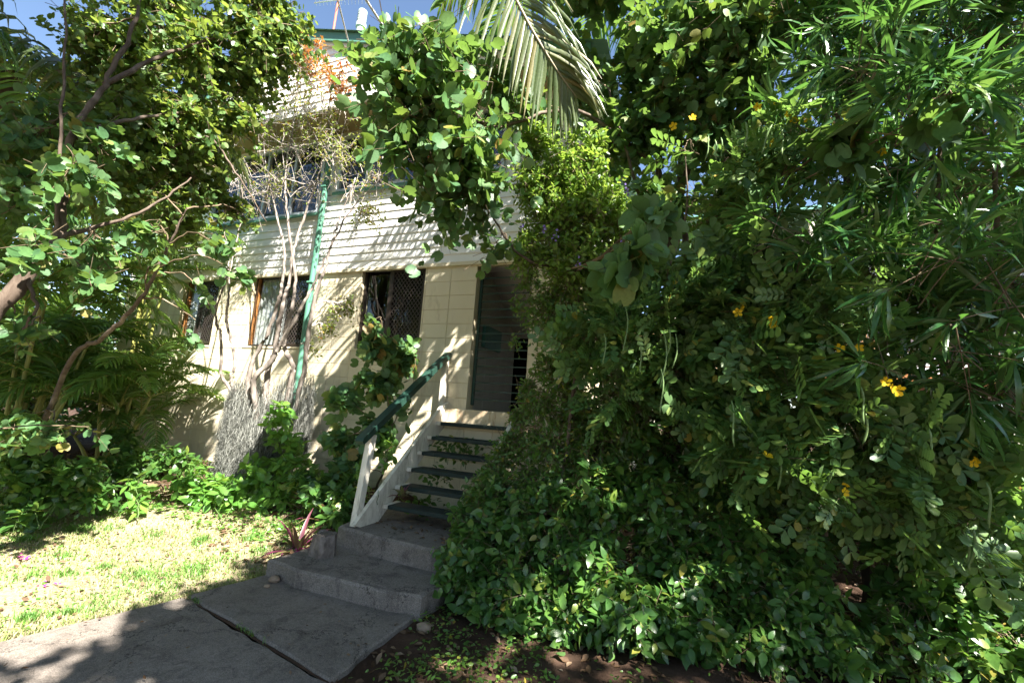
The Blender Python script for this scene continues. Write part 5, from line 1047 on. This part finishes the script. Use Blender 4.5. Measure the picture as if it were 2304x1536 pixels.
stone((-1.752, 3.058, -0.010), .05, 'flat stone in the soil at the path edge', 3)
# dead palm fronds lying at the foot of the wall
pr = np.random.default_rng(19)
for i, (p, dr, lab) in enumerate((((-6.927, 3.763, 0.280), (1, .25, .12), 'long dead palm frond lying at the foot of the palms'), ((-7.640, 4.571, 0.360), (.9, -.3, .10), 'short dead palm frond lying on the litter near the wall'))):
    o = empty('dead_frond', p, lab, 'frond'); frond(o, p, dr, 1.0, 18, .30, 'litter', pr, arch=.10, leafw=.02, droop=.15, lift=.1, rach_r=.016, rach_mat='bark_brown', name='rachis')
# lawn, weeds and litter
rng = np.random.default_rng(77)
def blades(name, n, fx, hmin, hmax, mat, w, label, seed):
    rng = np.random.default_rng(seed); P = fx(rng, n); n = len(P); a = rng.random(n)*6.28; h = hmin+(hmax-hmin)*rng.random(n)**1.6; lean = np.stack([np.cos(a), np.sin(a), np.zeros(n)], 1); s = np.stack([-np.sin(a), np.cos(a), np.zeros(n)], 1)
    k = .25+.9*rng.random(n); up = np.array([0, 0, 1.])
    p1 = P+up*(h*.6)[:, None]+lean*(h*k*.35)[:, None]; p2 = P+up*(h*.8)[:, None]+lean*(h*k)[:, None]; ww = (w*(.6+.8*rng.random(n)))[:, None]
    V = np.stack([P-s*ww, P+s*ww, p1+s*ww*.8, p1-s*ww*.8, p2], 1).reshape(-1, 3); i = np.arange(n)[:, None]*5
    F = np.concatenate([i+np.array([0, 1, 2]), i+np.array([0, 2, 3]), i+np.array([3, 2, 4])]); o = link(name, trimesh(name, V, F), M[mat]); tag(o, label, 'grass', kind='stuff'); return o
def lawn_pts(rng, n):
    x = -9+5.6*rng.random(n); y = .8+3.9*rng.random(n); edge = -3.42-.27*np.clip(3.2-y, 0, 9)*.9
    c = np.sin(x*2.1+y*1.3)+np.sin(x*.9-y*2.7+2)+np.sin(x*5+y*4)*.5
    ok = (x < edge+.03*rng.normal(size=n)) & (c+rng.normal(size=n)*.9 > -.9) & (y < 4.3+.3*np.sin(x*3))
    return np.stack([x, y, ground_z(x, y)-.002], 1)[ok]
blades('lawn_grass', 62000, lawn_pts, .012, .05, 'grass', .0035, 'short dry lawn grass in the sun beside the path', 1)
def tuft_pts(rng, n):
    c = np.stack([-8.2+4.4*rng.random(70), 1.2+2.9*rng.random(70)], 1); i = rng.integers(0, 70, n); q = c[i]+rng.normal(size=(n, 2))*(.03+.06*((i*.618) % 1.0))[:, None]
    ok = q[:, 0] < -3.5-.27*np.clip(3.2-q[:, 1], 0, 9); q = q[ok]; return np.stack([q[:, 0], q[:, 1], ground_z(q[:, 0], q[:, 1])-.002], 1)
blades('grass_tuft', 9000, tuft_pts, .025, .085, 'leaf_bright', .003, 'scattered greener tufts standing out of the dry lawn', 4)
def edge_pts(rng, n):
    t = rng.random(n); y = .5+2.9*t; x = -3.44-.30*np.clip(2.9-y, 0, 9)-np.abs(rng.normal(size=n))*.07; return np.stack([x, y, ground_z(x, y)-.003], 1)
blades('edge_grass', 2600, edge_pts, .02, .07, 'grass', .003, 'green grass fringe along the path edge', 2)
def crack_pts(rng, n):
    t = rng.random(n)*.62; x = -3.52+1.68*t; y = 2.57-.32*t; c = np.sin(t*31)+np.sin(t*13+1) > .35; return np.stack([x, y+rng.normal(size=n)*.01, np.full(n, -.012)], 1)[c]
blades('crack_grass', 420, crack_pts, .012, .045, 'leaf_vine', .002, 'tiny grass tufts in the path joint', 3)
def litter(name, n, fx, size, mat, label, leaf='dead', seed=0, flatn=1.0, lift=.0):
    rng = np.random.default_rng(seed); P = fx(rng, n); n = len(P); ax = np.stack([*rng.normal(size=(2, n)), rng.normal(size=n)*.22], 1); nr = np.array([0, 0, flatn])+rng.normal(size=(n, 3))*.35
    T = frames(P+np.array([0, 0, .004+lift]), ax, nr, size*(.5+.8*rng.random(n))); V, F = bake(T, leaf); o = link(name, trimesh(name, V, F), M[mat]); tag(o, label, 'litter' if leaf == 'dead' else 'weeds', kind='stuff')
def soil_pts(rng, n):
    x = -1.85+5.2*rng.random(n); y = 1.6+4.2*rng.random(n); return np.stack([x, y, ground_z(x, y)], 1)
litter('leaf_litter', 3600, soil_pts, .055, 'litter', 'brown dead leaves on the soil under the thicket', seed=4)
def bed_pts(rng, n):
    x = -9.6+6.4*rng.random(n); y = 3.2+2.1*rng.random(n); ok = (y > 3.6+.35*np.sin(x*2)); return np.stack([x, y, ground_z(x, y)], 1)[ok]
litter('leaf_litter', 2200, bed_pts, .075, 'litter', 'pale dead leaves and bark at the foot of the block wall', seed=5)
def lawnlit_pts(rng, n):
    x = -8.5+5.0*rng.random(n); y = 1.0+3.0*rng.random(n); ok = x < -3.5-.27*np.clip(3.2-y, 0, 9); return np.stack([x, y, ground_z(x, y)+.01], 1)[ok]
litter('lawn_litter', 420, lawnlit_pts, .05, 'litter', 'scattered dry leaves on the sunny lawn', seed=6)
litter('lawn_weeds', 5200, lawnlit_pts, .030, 'leaf_bright', 'flat green weeds among the lawn grass', 'leaflet6', 7, .9)
def bedweed(rng, n):
    x = -7.2+4.0*rng.random(n); y = 3.6+1.5*rng.random(n); return np.stack([x, y, ground_z(x, y)+.02+.04*rng.random(n)], 1)
litter('bed_weeds', 2600, bedweed, .055, 'leaf_bright', 'low green weeds between the lawn and the wall', 'leaflet6', 8, .7)
def soilweed(rng, n):
    c = np.array([(-1.55, 3.0), (-1.2, 2.85), (-.8, 2.75), (-.3, 2.95), (.2, 3.1), (.8, 3.4), (-1.75, 3.25), (1.4, 3.7), (-1.0, 3.1), (-1.5, 2.5), (-1.1, 2.6), (-.6, 2.6), (-.1, 2.8), (.5, 3.2), (-1.35, 2.7)]); i = rng.integers(0, len(c), n); q = c[i]+rng.normal(size=(n, 2))*.11
    return np.stack([q[:, 0], q[:, 1], ground_z(q[:, 0], q[:, 1])+.01+.06*rng.random(n)], 1)
litter('soil_weeds', 1800, soilweed, .034, 'leaf_vine', 'little green weeds on the bare soil before the bushes', 'leaflet6', 9, .6)
def path_pts(rng, n):
    x = -4.0+2.2*rng.random(n); y = .9+2.2*rng.random(n); ok = (x > -3.45-.28*np.clip(3.0-y, 0, 9)); return np.stack([x, y, np.full(n, .008)], 1)[ok]
litter('path_litter', 90, path_pts, .028, 'litter', 'bits of dry leaf scattered on the path slabs', seed=12)
def step_pts(rng, n):
    x = -3.1+1.2*rng.random(n); y = 3.8+.5*rng.random(n); return np.stack([x, y, np.full(n, .327)], 1)
litter('step_litter', 60, step_pts, .045, 'litter', 'few dead leaves on the top concrete step', seed=10)
def petal_pts(rng, n):
    c = np.array([(-5.402, 2.401, 0.000), (-4.608, 2.162, 0.000), (-3.541, 3.638, 0.050), (-3.512, 3.536, 0.020)])[:, :2]; i = rng.integers(0, len(c), n); q = c[i]+rng.normal(size=(n, 2))*.05; return np.stack([q[:, 0], q[:, 1], ground_z(q[:, 0], q[:, 1])+.02], 1)
litter('fallen_petals', 40, petal_pts, .045, 'petal_pink', 'magenta petals fallen on the lawn and by the log', 'ovate', 11)
